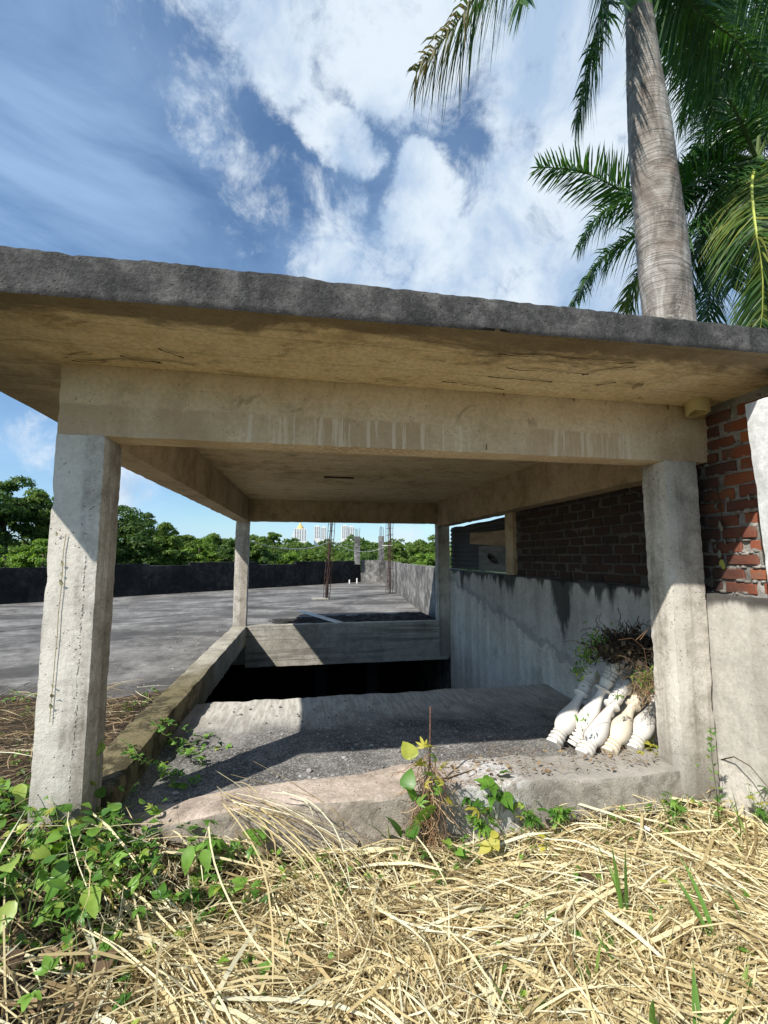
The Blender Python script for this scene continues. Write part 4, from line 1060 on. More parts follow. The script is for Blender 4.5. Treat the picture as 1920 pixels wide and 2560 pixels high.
for x, y, h in [(873, 572, .19), (933, 570, .25)]:
    p = onz(*q3(x, y), TZ); o = ring_pipe('pipe_stub', (p.x, p.y, TZ + h), .035, h, M_pipew, parent=None)
    tag(o, 'short white plastic pipe sticking up near the far parapet, %s one' % ('left' if x < 900 else 'right'), 'pipe')
# rope slung between pillar and rebar
def sag(a, b, s_, n=24): return [a.lerp(b, t) - Vector((0, 0, s_ * 4 * t * (1 - t))) for t in np.linspace(0, 1, n)]
pA = Vector((.075, 5.60, 1.67)); pB = at(*q3(705, 240), 13.3); pB2 = at(*q3(735, 235), 13.3); pC = at(*q3(1170, 268), 15.6)
m = MB(); m.tube(sag(pA, pB, .17), .009, 5); tag(m.build('rope', M_rope), 'pale rope sagging from the back left pillar to the left rebar column', 'rope')
m = MB(); m.tube(sag(pB2, pC, .26), .009, 5); m.tube(sag(pB2, at(*q3(965, 278), 15), .03), .006, 5); m.tube([pC + Vector((-.17, 0, 0)), pC + Vector((0, -.16, 0)), pC + Vector((.2, 0, .0))], .012, 5)
tag(m.build('rope', M_rope), 'pale rope sagging between the two rebar columns', 'rope')
# slotted white metal strip lying on the debris
a = onz(*q3(487, 790), .26); b = onz(*q3(800, 884), .26); d = (b - a).normalized(); s_ = Vector((-d.y, d.x, 0))
lad = empty('metal_ladder_strip', 'white slotted metal strip lying across the dark debris behind the sill', 'metal strip', tuple(a))
for k in (-1, 1):
    m = MB(); m.tube([a + s_ * .05 * k, b + s_ * .05 * k], .012, 4); pt_parent(m.build('rail', M_pipew), lad)
for i in range(26):
    p = a.lerp(b, (i + .5) / 26); m = MB(); m.tube([p - s_ * .06, p + s_ * .06 + d * .03], .011, 4); pt_parent(m.build('rung', M_pipew), lad)
# debris heap behind the back sill, slab shadow put into its black colour
def heap(name, x0, x1, y0, y1, st, hf, mat):
    xs = rng(x0, x1, st); ys = rng(y0, y1, st); V = [(x, y, hf(x, y)) for y in ys for x in xs]; nx = len(xs)
    return mesh_np(name, V, [(j * nx + i, j * nx + i + 1, (j + 1) * nx + i + 1, (j + 1) * nx + i) for j in range(len(ys) - 1) for i in range(nx - 1)], mat, smooth=True)
def hd(x, y):
    e = min(1, max(0, (x - .1) / .8)) * min(1, max(0, (7.3 + .2 * noise.noise(Vector((x, 2, 1))) + .12 * x - y) / .5)) * min(1, max(0, (3.75 - x) / .15))
    return TZ - .02 + e * (.055 + .05 * noise.noise(Vector((x * 3, y * 3, 1))) + .04 * noise.noise(Vector((x * 9, y * 9, 1))) + .03 * noise.noise(Vector((x * 24, y * 24, 1))))
M_debris_shade = concrete('shade_dark_debris', (.012, .011, .010), (.03, .027, .024), (.08, .07, .06), streak=0, bump=1.2, sc=5)
tag(heap('shade_dark_debris', -.1, 3.78, 5.7, 8.2, .035, hd, M_debris_shade), 'low heap of debris coloured dark with roof shadow on the terrace behind the back sill', 'debris', kind='stuff')
# scattered stones: terrace, ramp
def stones(name, spots, mat, lab, k=''):
    m = MB()
    for i, (x, y, z, s_) in enumerate(spots):
        blob(m, (x, y, z + s_ * .25), (s_ * random.uniform(.7, 1.3), s_ * random.uniform(.7, 1.2), s_ * .55), i, .6)
    o = m.build(name, mat); tag(o, lab, 'gravel', kind='stuff'); return o
sp = []
for i in range(420):
    x = random.gauss(1.5, .75); y = random.uniform(.33, 1.9); 
    if .1 < x < 3.3: sp.append((x, y, .04, random.choice([.004, .006, .008, .011, .016])))
stones('gravel', sp, M_stone, 'scattered grit and small rubble on the shaded ramp floor')
sp = []
for i in range(90):
    p = onz(random.uniform(280, 600), random.uniform(1590, 1740), TZ)
    if p.x < -.2: sp.append((p.x, p.y, TZ, random.choice([.004, .006, .008, .014])))
for i in range(40):
    p = onz(random.uniform(430, 570), random.uniform(1575, 1640), TZ); sp.append((p.x - .1, p.y, TZ, random.uniform(.006, .018)))
stones('gravel', sp, M_stone, 'loose pebbles and crumbs on the terrace left of the mossy sill')
for i, (x, y, s_, lab) in enumerate([(775, 1922, .024, 'pale stone on the ramp just behind the kerb, left of the rebar stake'), (787, 1944, .020, 'pale stone resting against the back of the kerb'), (822, 1818, .022, 'grey flat stone on the shaded ramp beside the sunlit patch'), (930, 1860, .017, 'small grey stone on the shaded ramp near the rebar stake'),
                           (1180, 1745, .024, 'small grey stone near the far edge of the ramp'), (1355, 1785, .025, 'dark flat stone on the ramp left of the balusters')]):
    p = onz(x, y, .06); m = MB(); blob(m, (p.x, p.y, .05), (s_, s_ * .8, s_ * .6), i * 5, .7); tag(m.build('stone', M_stone), lab, 'stone')

# ------------------------------------------------------------------ balusters
PROF = [(0, 0), (0, .044), (.03, .044), (.036, .034), (.045, .052), (.062, .056), (.074, .052), (.080, .036), (.088, .036), (.094, .052), (.108, .055), (.120, .050), (.126, .035), (.134, .035), (.140, .048), (.152, .050), (.160, .038), (.175, .048), (.21, .060), (.25, .067), (.30, .070), (.35, .067), (.41, .057), (.47, .044), (.54, .033), (.61, .027), (.645, .028), (.655, .050), (.672, .056), (.682, .050), (.690, .034), (.74, .044), (.775, .048), (.785, .034), (.80, .034), (.806, .047), (.82, .048), (.826, .034), (.84, .034), (.846, .047), (.86, .048), (.866, .034), (.885, .046), (.90, .050), (.91, .050), (1, .050), (1, 0)]
BL_ = .68
def bal_mesh(mat):
    V = []; Fs = []; k = 26
    for t, r in PROF:
        sq = t <= .035 or t >= .91
        for j in range(k):
            th = 2 * math.pi * j / k; rr = r
            if sq and r > 0: rr = r * .92 / max(abs(math.cos(th)), abs(math.sin(th))) ; rr = min(rr, r * 1.25)
            V.append((rr * math.cos(th), rr * math.sin(th), t * BL_))
    for i in range(len(PROF) - 1):
        for j in range(k): Fs.append((i * k + j, i * k + (j + 1) % k, (i + 1) * k + (j + 1) % k, (i + 1) * k + j))
    o = mesh_np('baluster', V, Fs, mat, smooth=True, sharp=R(50)); me = o.data; bpy.data.objects.remove(o); return me
bmw, bmc = bal_mesh(M_bal), bal_mesh(M_balc)
def baluster(basepx, colpx, me, lab, z=.075, back=True):
    b = onz(*basepx, z); r = pixel_ray(*colpx); dist = .675 * BL_
    o_ = Vector(CAM) - b; A_ = r.dot(r); B_ = 2 * r.dot(o_); C_ = o_.dot(o_) - dist * dist; disc = B_ * B_ - 4 * A_ * C_
    t = (-B_ + (math.sqrt(disc) if disc > 0 else 0)) / (2 * A_); c = Vector(CAM) + r * t
    d = (c - b).normalized()
    o = bpy.data.objects.new('baluster', me); C.objects.link(o); o.location = b
    o.rotation_euler = d.to_track_quat('Z', 'Y').to_euler()
    tag(o, lab, 'baluster', 'balusters leaning in the corner behind the right pillar'); return o
baluster((1383, 1862), (1453, 1735), bmw, 'white baluster leaning in shade, leftmost of the row')
baluster((1436, 1866), (1508, 1722), bmw, 'shaded white baluster, second from the left, wrapped in dead vines', z=.06)
baluster((1456, 1889), (1530, 1763), bmw, 'white sunlit baluster on the kerb, left of the cream one', z=.10)
baluster((1519, 1884), (1582, 1763), bmc, 'cream coloured baluster between two white ones', z=.10)
baluster((1580, 1876), (1640, 1752), bmw, 'sunlit white baluster right of the cream one, against the pillar', z=.10)
baluster((1640, 1862), (1690, 1745), bmw, 'baluster mostly hidden behind the right pillar', z=.06)
baluster((1480, 1850), (1545, 1715), bmw, 'shaded baluster standing behind the sunlit white one', z=.05)
baluster((1545, 1850), (1600, 1705), bmc, 'shaded baluster standing behind the cream one', z=.05)

# ------------------------------------------------------------------ small plants: leaf shapes
def leaf_arr(kind):
    if kind == 'heart':
        L_ = [(0, 0), (.20, -.10), (.42, .02), (.47, .26), (.36, .55), (.18, .80)]
    elif kind == 'ovate':
        L_ = [(0, 0), (.14, .06), (.27, .25), (.29, .42), (.20, .68), (.09, .87)]
    else:
        L_ = [(0, 0), (.06, .1), (.12, .3), (.13, .5), (.10, .7), (.05, .88)]
    n = len(L_); V = []; bend = lambda y: -.28 * y * y
    for x, y in L_: V.append((0, max(0, y) if x == 0 else y, bend(y)))           # midrib line
    for x, y in L_: V.append((x, y, bend(y) + .22 * x + .03 * math.sin(y * 20)))
    for x, y in L_: V.append((-x, y, bend(y) + .22 * x + .03 * math.cos(y * 17)))
    V.append((0, 1.0, bend(1))); tip = len(V) - 1; Fs = []
    for i in range(n - 1):
        Fs.append((i, n + i, n + i + 1, i + 1)); Fs.append((i, i + 1, 2 * n + i + 1, 2 * n + i))
    Fs.append((n - 1, 2 * n - 1, tip, tip)); Fs.append((n - 1, tip, 3 * n - 1, 3 * n - 1))
    return np.array(V), Fs
LA = {k: leaf_arr(k) for k in ('heart', 'ovate', 'lance')}
def multi_leaf(n, sp, kind='lance'):
    V0, F0 = LA[kind]; V = []; Fs = []
    for i in range(n):
        a = (i - (n - 1) / 2) * sp; o = len(V); s_ = 1 - .18 * abs(i - (n - 1) / 2)
        for v in V0: V.append(((v[0] * math.cos(a) + v[1] * math.sin(a)) * s_, (-v[0] * math.sin(a) + v[1] * math.cos(a)) * s_, v[2]))
        Fs += [tuple(q + o for q in f) for f in F0]
    return np.array(V), Fs
LA['lobed'] = multi_leaf(5, .62); LA['tri'] = multi_leaf(3, 1.0, 'ovate')
LM = {}
def leafmesh(kind, mat):
    if (kind, mat.name) not in LM:
        V, Fs = LA[kind]; m = MB(); m.add([tuple(v) for v in V], Fs); o = m.build('leaf', mat, None, True); LM[kind, mat.name] = o.data; bpy.data.objects.remove(o)
    return LM[kind, mat.name]
def leaf_obj(p, s_, yaw, pitch, roll, kind, mat, parent):
    o = bpy.data.objects.new('leaf', leafmesh(kind, mat)); C.objects.link(o)
    o.location = p; o.rotation_euler = Euler((pitch, roll, yaw), 'XYZ'); o.scale = (s_, s_, s_ * 1.0); return pt_parent(o, parent)
def plant(name, lab, cat, base, stems, kind, mat, size, per, group=None, stemr=.0022, stemmat=None, rs=None, pitch=(-.5, .5), leafmats=None):
    """stems: list of point lists; 'per' leaves spread along each stem, every leaf a part"""
    rs = rs or random.Random(int(abs(base[0] * 100 + base[1] * 37)) + len(lab))
    t = empty(name, lab, cat, tuple(base), group)
    m = MB()
    for P in stems: m.tube(P, [stemr * (1 - .5 * i / (len(P) - 1)) for i in range(len(P))], 5)
    pt_parent(m.build('stem', stemmat or M_green_stem, None, True), t)
    for P in stems:
        P = [Vector(p) for p in P]
        for i in range(per):
            q = (i + 1) / per * (len(P) - 1) * .999; k = int(q); p = P[k].lerp(P[k + 1], q - k)
            a = rs.uniform(0, 6.283); s_ = size * rs.uniform(.55, 1.2)
            p = p + Vector((math.cos(a), math.sin(a), 0)) * size * .25
            leaf_obj(p, s_, a - math.pi / 2, rs.uniform(*pitch), rs.uniform(-.5, .5), kind if rs.random() < .9 else 'ovate', (rs.choice(leafmats) if leafmats else mat), t)
    return t
def wander(p, d, L_, n, rs, up=.0, z0=None, wig=.5):
    P = [Vector(p)]; d = Vector(d).normalized()
    for i in range(n):
        d = (d + Vector((rs.uniform(-wig, wig), rs.uniform(-wig, wig), rs.uniform(-wig, wig) * .4 + up))).normalized()
        q = P[-1] + d * L_ / n
        if z0 is not None: q.z = max(q.z, z0(q.x, q.y) + .01)
        P.append(q)
    return P
rs = random.Random(3)
def gsurf(x, y): return gz(x, min(y, .17)) if y < .6 else .15
# creepers round the left pillar
SP = [(-.10, -.18, 'lush creeper climbing round the foot of the left pillar'), (-.48, -.02, 'creeper with broad leaves left of the left pillar foot'), (.14, -.10, 'creeper in the shade right of the left pillar foot'),
      (.33, -.22, 'creeper spilling before the left end of the kerb'), (-.30, -.42, 'creeper patch in front of the left pillar'), (.58, -.14, 'leafy creeper clump half under the long straw bundle'),
      (.02, -.52, 'creeper strands over the litter below the left pillar'), (-.62, -.40, 'creeper patch at the left edge'), (.78, -.30, 'creeper growing through the foot of the arching straw sheaf'), (.36, -.50, 'creeper in the litter left of the straw sheaf')]
for i, (x, y, lab) in enumerate(SP):
    z = gsurf(x, y); st = []
    for k in range(8):
        a = rs.uniform(0, 6.28); st.append(wander((x + rs.uniform(-.10, .10), y + rs.uniform(-.10, .10), z), (math.cos(a), math.sin(a), 1.1), rs.uniform(.2, .42), 7, rs, -.12, gsurf, .45))
    plant('creeper', lab, 'creeper', (x, y, z), st, ('heart', 'ovate', 'lobed', 'tri', 'lobed', 'tri', 'heart', 'ovate', 'lobed', 'tri')[i], M_leafo, (.062, .09, .045, .05, .04, .07, .045, .06, .045, .05)[i], 5 if i < 6 else 4, 'creepers round the left pillar', rs=rs, pitch=(-.3, .7))
# vine trailing over the mossy sill on to the ramp
st = []
for k in range(12):
    x = rs.uniform(-.12, .22); y = rs.uniform(.35, 1.15); st.append(wander((x, y, .27 if x < .05 else .12), (.9, rs.uniform(-.6, .5), -.1), rs.uniform(.2, .5), 8, rs, -.05, lambda a, b: .235 if a < .05 else .05, .55))
plant('creeper', 'creeper trailing over the mossy sill and down on to the ramp', 'creeper', (0, .7, .2), st, 'tri', M_leafo, .042, 9, 'creepers round the left pillar', rs=rs, pitch=(-.2, .9))
# climbing leaves on the inner side of the left pillar
P = [Vector((.03, .10, 0)), Vector((.02, .12, .15)), Vector((.03, .10, .32)), Vector((.02, .13, .48))]
plant('creeper', 'dark leaves climbing the shaded side of the left pillar', 'creeper', (.03, .1, 0), [P], 'heart', M_leafo, .075, 7, rs=rs, pitch=(.2, 1.2))
# big pointed leaves at the left edge
for i, (x, y, n_, lab) in enumerate([(205, 2290, 5, 'weed with three large pointed leaves over dark litter at lower left'), (60, 2350, 4, 'weed with large hanging leaves at the left edge'), (170, 2220, 5, 'broad leaved weed above the large pointed leaves'), (30, 2080, 6, 'large leaved weed left of the pillar foot'), (500, 2110, 6, 'broad leaved weed beside the left end of the straw bundle')]):
    p = onz(x, y, .06); g = Vector((p.x, p.y, gz(p.x, p.y))); t = empty('broadleaf_weed', lab, 'weed', tuple(g), 'broad leaved weeds in the straw')
    m = MB()
    for k in range(n_):
        a = k * 6.28 / n_ + rs.uniform(-.4, .4); top = g + Vector((math.cos(a) * .06, math.sin(a) * .06, rs.uniform(.10, .17))); m.tube([g, g.lerp(top, .5) + Vector((0, 0, .03)), top], .003, 5)
        leaf_obj(top, rs.uniform(.085, .12), a - math.pi / 2, rs.uniform(-1.0, -.1), rs.uniform(-.3, .3), 'ovate', M_leafo, t)
    pt_parent(m.build('stem', M_green_stem), t)
# rebar stake with the dried vine and heart leaves
g = onz(1072, 2085, -.08); tip = at(1076, 1765, 2.62)
m = MB(); m.tube([Vector((g.x, g.y, -.25)), g.lerp(tip, .5), tip], .0058, 8)
for k in range(26):
    p = g.lerp(tip, .1 + .9 * k / 26); m.tube([p, p + Vector((0, 0, .004))], .0072, 8)
tag(m.build('rebar_stake', M_rust, None, True), 'single rusty rebar stake standing up through the dried vine clump', 'rebar')
t = empty('vine_clump', 'dried brown vine clump with a few green heart shaped leaves before the kerb', 'vine', tuple(g))
V = MB()
for i in range(230):
    a = rs.uniform(0, 6.28); r = rs.uniform(.01, .065); z = rs.uniform(-.02, .40); P = [Vector((g.x + math.cos(a) * r, g.y + math.sin(a) * r, g.z + z))]
    d = Vector((math.cos(a) * .3, math.sin(a) * .3, -1))
    for k in range(6):
        d = (d + Vector((rs.uniform(-.7, .7), rs.uniform(-.7, .7), rs.uniform(-.5, .3)))).normalized(); P.append(P[-1] + d * .032)
    for q in P: q.z = max(q.z, g.z - .03)
    V.tube(P, rs.uniform(.0008, .0022), 3)
M_dryb = islandmat('dried_tendril', [(0, (.12, .06, .03)), (.5, (.28, .17, .09)), (1, (.45, .34, .2))], .9, 0)
o = V.build('dried_tendrils', M_dryb); o['kind'] = 'stuff'; pt_parent(o, t)
for x, y, s_, ro, mt, kd in [(1029, 1893, .062, .2, M_leafo, 'heart'), (1018, 1968, .058, -.5, M_leafo, 'heart'), (1034, 1998, .055, .9, M_leafo, 'heart'), (1068, 2045, .078, 3.3, M_leafo, 'heart'), (1000, 2090, .07, 1.2, M_leafo, 'heart'), (1030, 2092, .062, -1, M_leafo, 'heart'),
                        (1060, 1870, .045, 0, M_leafy, 'lobed'), (1082, 1868, .045, 2, M_leafy, 'lobed'), (1100, 1920, .05, 4, M_leafy, 'lobed'), (1050, 1915, .05, 3, M_leafy, 'lobed'), (1110, 1960, .045, 1, M_leafy, 'lobed'), (1045, 2010, .05, 5, M_leafo, 'lobed'), (1125, 2010, .045, 2.2, M_leafy, 'lobed'), (1090, 1895, .05, 1.5, M_leafo, 'lobed'), (1062, 1965, .05, 4.5, M_leafy, 'lobed'), (1100, 1985, .05, .5, M_leafo, 'lobed'), (1050, 2060, .05, 1.9, M_leafo, 'lobed'), (1075, 1940, .05, 2.6, M_leafo, 'lobed')]:
    p = at(x, y, (g - Vector(CAM)).dot(Vector((.1775, .979, .1))) - .06 + rs.uniform(-.03, .03)); leaf_obj(p, s_ * (1.6 if kd == 'heart' else 1.5), ro, rs.uniform(.7, 1.3), rs.uniform(-.3, .3), kd, mt, t)
def weed(px, py, n_, h, size, kind, mat, lab, grp=None, per=3, z=-.08, spread=.5, name='weed'):
    p = onz(px, py, z); st = []
    for k in range(n_):
        a = rs.uniform(0, 6.28); st.append(wander((p.x, p.y, p.z), (math.cos(a) * spread, math.sin(a) * spread, 1), h * rs.uniform(.7, 1.1), 5, rs, -.02, None, .25))
    return plant(name, lab, 'weed', tuple(p), st, kind, mat, size, per, grp, rs=rs, pitch=(-.5, .5))
weed(1245, 2055, 5, .22, .10, 'tri', M_leafo, 'leafy green weed with pointed leaves against the kerb, right of the vine clump', 'weeds along the kerb', 3)
weed(1320, 2060, 6, .12, .065, 'lobed', M_leafo, 'small lobed weed at the foot of the kerb below the balusters', 'weeds along the kerb', 3)
weed(1200, 2085, 6, .12, .07, 'lobed', M_leafo, 'low weed between the vine clump and the pointed weed', 'weeds along the kerb', 3)
weed(1400, 2050, 6, .11, .06, 'lobed', M_leafo, 'low weed at the kerb under the middle balusters', 'weeds along the kerb', 3)
weed(950, 2040, 6, .16, .06, 'lobed', M_leafy, 'yellow green weed before the kerb left of the vine clump', 'weeds along the kerb', 3)
weed(1240, 2120, 3, .05, .06, 'heart', M_leafy, 'yellow heart leaved seedling in the straw below the kerb', None, 2)
weed(1365, 2125, 2, .05, .045, 'heart', M_leafy, 'small yellow seedling in the straw right of the other', None, 2)
weed(1140, 2135, 3, .04, .05, 'heart', M_leafo, 'green seedling in the straw just right of the vine clump', None, 2)
weed(1660, 1915, 10, .20, .048, 'lobed', M_leafy, 'yellow green vine tuft on the kerb at the foot of the right pillar', None, 6, z=.02, spread=1.2, name='vine_tuft')
weed(1720, 1945, 8, .20, .048, 'lobed', M_leafo, 'green vine tuft hanging before the right pillar', None, 6, z=-.0, spread=.9, name='vine_tuft')
weed(1690, 2040, 5, .14, .05, 'lobed', M_leafo, 'weed in the corner straw below the right pillar', None, 4, z=-.05)
p = onz(1797, 2060, -.05); st = [[(p.x, p.y, p.z), (p.x + .01, p.y + .01, .12), (p.x - .005, p.y + .01, .3), (p.x, p.y + .01, .45)]]
plant('vine', 'thin vine climbing the joint between right pillar and wall', 'vine', tuple(p), st * 2, 'lobed', M_leafo, .035, 14, rs=rs, pitch=(.2, 1.2))
p = onz(1900, 2060, -.05); weed(1905, 2060, 5, .2, .05, 'lobed', M_leafo, 'weed against the wall at the right edge', None, 4, z=-.05)
# arching twigs
def twig(P, r, lab, mat=None): m = MB(); m.tube(P, [r * (1 - .5 * i / (len(P) - 1)) for i in range(len(P))], 5); return tag(m.build('twig', mat or M_tw, None, True), lab, 'twig')
twig([at(1800, 1900, 2.75), at(1835, 1892, 2.6), at(1875, 1915, 2.45), at(1925, 1975, 2.3)], .004, 'dark arching twig crossing the wall at the right edge')
twig([at(1085, 1950, 2.5), at(1120, 1945, 2.6), at(1190, 1922, 2.75)], .006, 'dark stick lying across the kerb right of the vine clump')
twig([at(118, 2090, 1.9), at(122, 2160, 1.85), at(105, 2240, 1.75)], .005, 'dark upright stick among the creepers at left')
twig([at(1095, 2010, 2.55), at(955 + 0, 1985, 2.6), at(915, 1990, 2.6)], .002, 'thin dry tendril reaching left from the vine clump')
m = MB(); a_ = onz(1595, 2060, -.06); b_ = onz(1625, 2075, -.06); m.tube([a_, b_], .009, 8); tag(m.build('bottle_cap', M_pipew, None, True), 'small white plastic bit lying in the straw before the right pillar', 'litter')
# dead vine hanging down the face of the left pillar
t = empty('dead_vine', 'thin pale dead vine hanging down the sunlit face of the left pillar', 'vine', (-.15, -.01, .3))
M_pv = NT('pale_dead_vine').done((.36, .33, .2))
def onp1(x, y, o=.008):
    r = pixel_ray(x, y); return Vector(CAM) + r * ((-o - CAM[1]) / r.y)
m = MB(); m.tube([onp1(x, y) for x, y in [(165, 1335), (158, 1380), (156, 1430), (152, 1480), (146, 1530), (143, 1590), (137, 1650), (133, 1700), (127, 1760), (124, 1806)]], .0018, 4); pt_parent(m.build('stem', M_pv), t)
for x, y, s_ in [(155, 1415, .028), (153, 1440, .02), (153, 1465, .035), (141, 1340, .022), (140, 1595, .014), (132, 1720, .025), (130, 1745, .03), (127, 1772, .03), (139, 1362, .012)]:
    leaf_obj(onp1(x, y, .012), s_, rs.uniform(2.8, 3.5), rs.uniform(1.2, 1.9), 0, 'ovate', M_dryvine if y % 2 else M_leafy, t) if False else leaf_obj(onp1(x, y, .012), s_, rs.uniform(2.6, 3.6), rs.uniform(1.2, 1.8), 0, 'ovate', M_pv, t)
# vine on the bricks
t = empty('dead_vine', 'withered climber with one yellow leaf on the shaded bricks at right', 'vine', (3.64, -.1, 1.2))
M_gl = NT('withered_leaf').done((.30, .32, .27)); M_yl = NT('yellowish_leaf').done((.55, .55, .13))
def onbr(x, y, X=3.632):
    r = pixel_ray(x, y); return Vector(CAM) + r * ((X - CAM[0]) / r.x)
m = MB(); m.tube([onbr(x, y) for x, y in [(1770, 1490), (1785, 1440), (1795, 1400), (1790, 1350), (1805, 1300), (1800, 1250), (1790, 1215)]], .002, 4); pt_parent(m.build('stem', M_dryvine), t)
for x, y, s_, mm in [(1790, 1228, .055, M_gl), (1793, 1265, .06, M_gl), (1796, 1318, .08, M_gl), (1790, 1365, .05, M_gl), (1810, 1355, .045, M_gl), (1793, 1385, .055, M_gl), (1800, 1412, .07, M_yl), (1783, 1455, .05, M_gl), (1835, 1350, .03, M_gl), (1868, 1245, .04, M_gl)]:
    leaf_obj(onbr(x, y), s_, rs.uniform(1.2, 1.9), rs.uniform(.9, 1.3), rs.uniform(-1.8, -1.2), 'heart', mm, t)
# dead vine tangle heaped on the baluster tops
hc = at(1572, 1618, 3.20)
t = empty('vine_tangle', 'dark tangle of dead vines heaped on top of the balusters', 'vine', tuple(hc))
V = MB(); rad = Vector((.21, .13, .085))
for i in range(420):
    u = Vector((rs.gauss(0, .5), rs.gauss(0, .5), rs.gauss(0, .5))); P = [hc + Vector((u.x * rad.x, u.y * rad.y, u.z * rad.z))]; d = Vector((rs.uniform(-1, 1), rs.uniform(-1, 1), rs.uniform(-.6, .6)))
    for k in range(7):
        d = (d + Vector((rs.uniform(-.8, .8), rs.uniform(-.8, .8), rs.uniform(-.8, .8)))).normalized(); P.append(P[-1] + d * .026)
    V.tube(P, rs.uniform(.0012, .0035), 3)
for i in range(900):
    u = Vector((rs.gauss(0, .42), rs.gauss(0, .42), rs.gauss(0, .42))); p = hc + Vector((u.x * rad.x, u.y * rad.y, u.z * rad.z)) * 1.25; M_ = Euler((rs.uniform(0, 6), rs.uniform(0, 6), rs.uniform(0, 6))).to_matrix(); s_ = rs.uniform(.012, .035)
    V.add([p + M_ @ Vector((-s_, 0, 0)), p + M_ @ Vector((0, -s_ * .5, s_ * .3)), p + M_ @ Vector((s_, 0, 0)), p + M_ @ Vector((0, s_ * .5, -s_ * .2))], [(0, 1, 2, 3)])
o = V.build('dead_stems', M_dryvine); o['kind'] = 'stuff'; pt_parent(o, t)
V = MB(); 
for cx, cy, dd, n_, sp_ in [(1470, 1635, 3.25, 210, .045), (1448, 1680, 3.25, 70, .03), (1500, 1605, 3.2, 90, .05), (1615, 1700, 3.0, 150, .045), (1460, 1800, 2.85, 16, .025), (1540, 1740, 2.95, 14, .02)]:
    c = at(cx, cy, dd)
    for i in range(n_):
        p = c + Vector((rs.gauss(0, sp_), rs.gauss(0, sp_ * .6), rs.gauss(0, sp_))); M_ = Euler((rs.uniform(0, 6), rs.uniform(0, 6), rs.uniform(0, 6))).to_matrix(); s_ = rs.uniform(.01, .024)
        V.add([p + M_ @ Vector((-s_, 0, 0)), p + M_ @ Vector((0, -s_ * .35, 0)), p + M_ @ Vector((s_, 0, 0)), p + M_ @ Vector((0, s_ * .35, 0))], [(0, 1, 2, 3)])
o = V.build('green_foliage', M_leafg); o['kind'] = 'stuff'; pt_parent(o, t)
V = MB()
for i in range(170):
    c = at(1615, 1712, 2.98); p = c + Vector((rs.gauss(0, .05), rs.gauss(0, .03), rs.gauss(0, .05))); P = [p]; d = Vector((rs.uniform(-1, 1), rs.uniform(-.5, .3), rs.uniform(-1.2, .5)))
    for k in range(5): d = (d + Vector((rs.uniform(-.5, .5), rs.uniform(-.5, .5), rs.uniform(-.6, .4)))).normalized(); P.append(P[-1] + d * .02)
    V.tube(P, .0011, 3)
for P_ in [[(1545, 1600), (1580, 1595), (1610, 1620), (1620, 1680), (1612, 1720)], [(1600, 1600), (1630, 1560), (1612, 1580), (1590, 1600)], [(1580, 1695), (1610, 1690), (1640, 1660)], [(1645, 1640), (1640, 1700), (1655, 1760)], [(1560, 1730), (1500, 1780), (1460, 1830), (1455, 1885)]]:
    V.tube([at(x, y, 2.95) for x, y in P_], .0018, 4)
o = V.build('dry_tendrils', M_dryb); o['kind'] = 'stuff'; pt_parent(o, t)
for a_, b_ in [((1512, 1600), (1517, 1572)), ((1530, 1598), (1523, 1583))]:
    m = MB(); m.tube([at(*a_, 3.3), at(*b_, 3.3)], .011, 6); tag(m.build('wood_stub', M_tw), 'dark square wood stub poking out of the vine tangle, %s one' % ('left' if b_[0] < 1520 else 'right'), 'stub')

# ------------------------------------------------------------------ straw, litter, creeping leaves (uncountable ground cover)
def ribbons(name, n, area, zf, Lr, wr, mat, seed, dens=None, flow=.9, lift=.08, segs=3, tilt=.25, lab='', cat='straw', curl=.5):
    rs = np.random.RandomState(seed); V = np.zeros((n, (segs + 1) * 2, 3)); i = 0
    while i < n:
        x = rs.uniform(area[0], area[1]); y = rs.uniform(area[2], area[3])
        if dens is not None and rs.rand() > dens(x, y): continue
        fl = noise.noise(Vector((x * 1.1, y * 1.1, seed))) * 3.2 + noise.noise(Vector((x * 3.1, y * 3.1, seed + 4))) * 1.5
        th = (fl if rs.rand() < flow else rs.uniform(0, 6.28)) + rs.normal() * .35
        L_ = rs.uniform(*Lr) * (1 if rs.rand() < .8 else 1.5); w = rs.uniform(*wr); h = abs(rs.normal()) * lift
        pit = rs.normal() * tilt; c = np.array([x, y, 0.]); cur = th; pts = []
        p = np.array([x, y]) - np.array([math.cos(th), math.sin(th)]) * L_ / 2; cv = rs.normal() * curl
        for k in range(segs + 1):
            q = k / segs; pts.append(p.copy()); p = p + np.array([math.cos(cur), math.sin(cur)]) * L_ / segs; cur += cv / segs
        tw = rs.uniform(-.9, .9); arch = rs.uniform(0, .10) * L_
        for k, p in enumerate(pts):
            q = k / segs; z = zf(p[0], p[1]) + .006 + h + (q - .5) * pit * L_ * .5 + arch * 4 * q * (1 - q)
            z = max(z, zf(p[0], p[1]) + .003)
            nx, ny = -math.sin(cur), math.cos(cur); ww = w * .5 * (1 if 0 < k < segs else (.7 if k == 0 else .15))
            V[i, 2 * k] = (p[0] - nx * ww * math.cos(tw), p[1] - ny * ww * math.cos(tw), z - ww * math.sin(tw)); V[i, 2 * k + 1] = (p[0] + nx * ww * math.cos(tw), p[1] + ny * ww * math.cos(tw), z + ww * math.sin(tw))
        i += 1
    b = np.arange(n)[:, None, None] * (segs + 1) * 2; f = np.array([[2 * k, 2 * k + 1, 2 * k + 3, 2 * k + 2] for k in range(segs)])[None]
    o = mesh_np(name, V.reshape(-1, 3), (b + f).reshape(-1, 4), mat); return tag(o, lab, cat, kind='stuff')
def kerbclear(x, y): return not (y > .03 and x > .1)
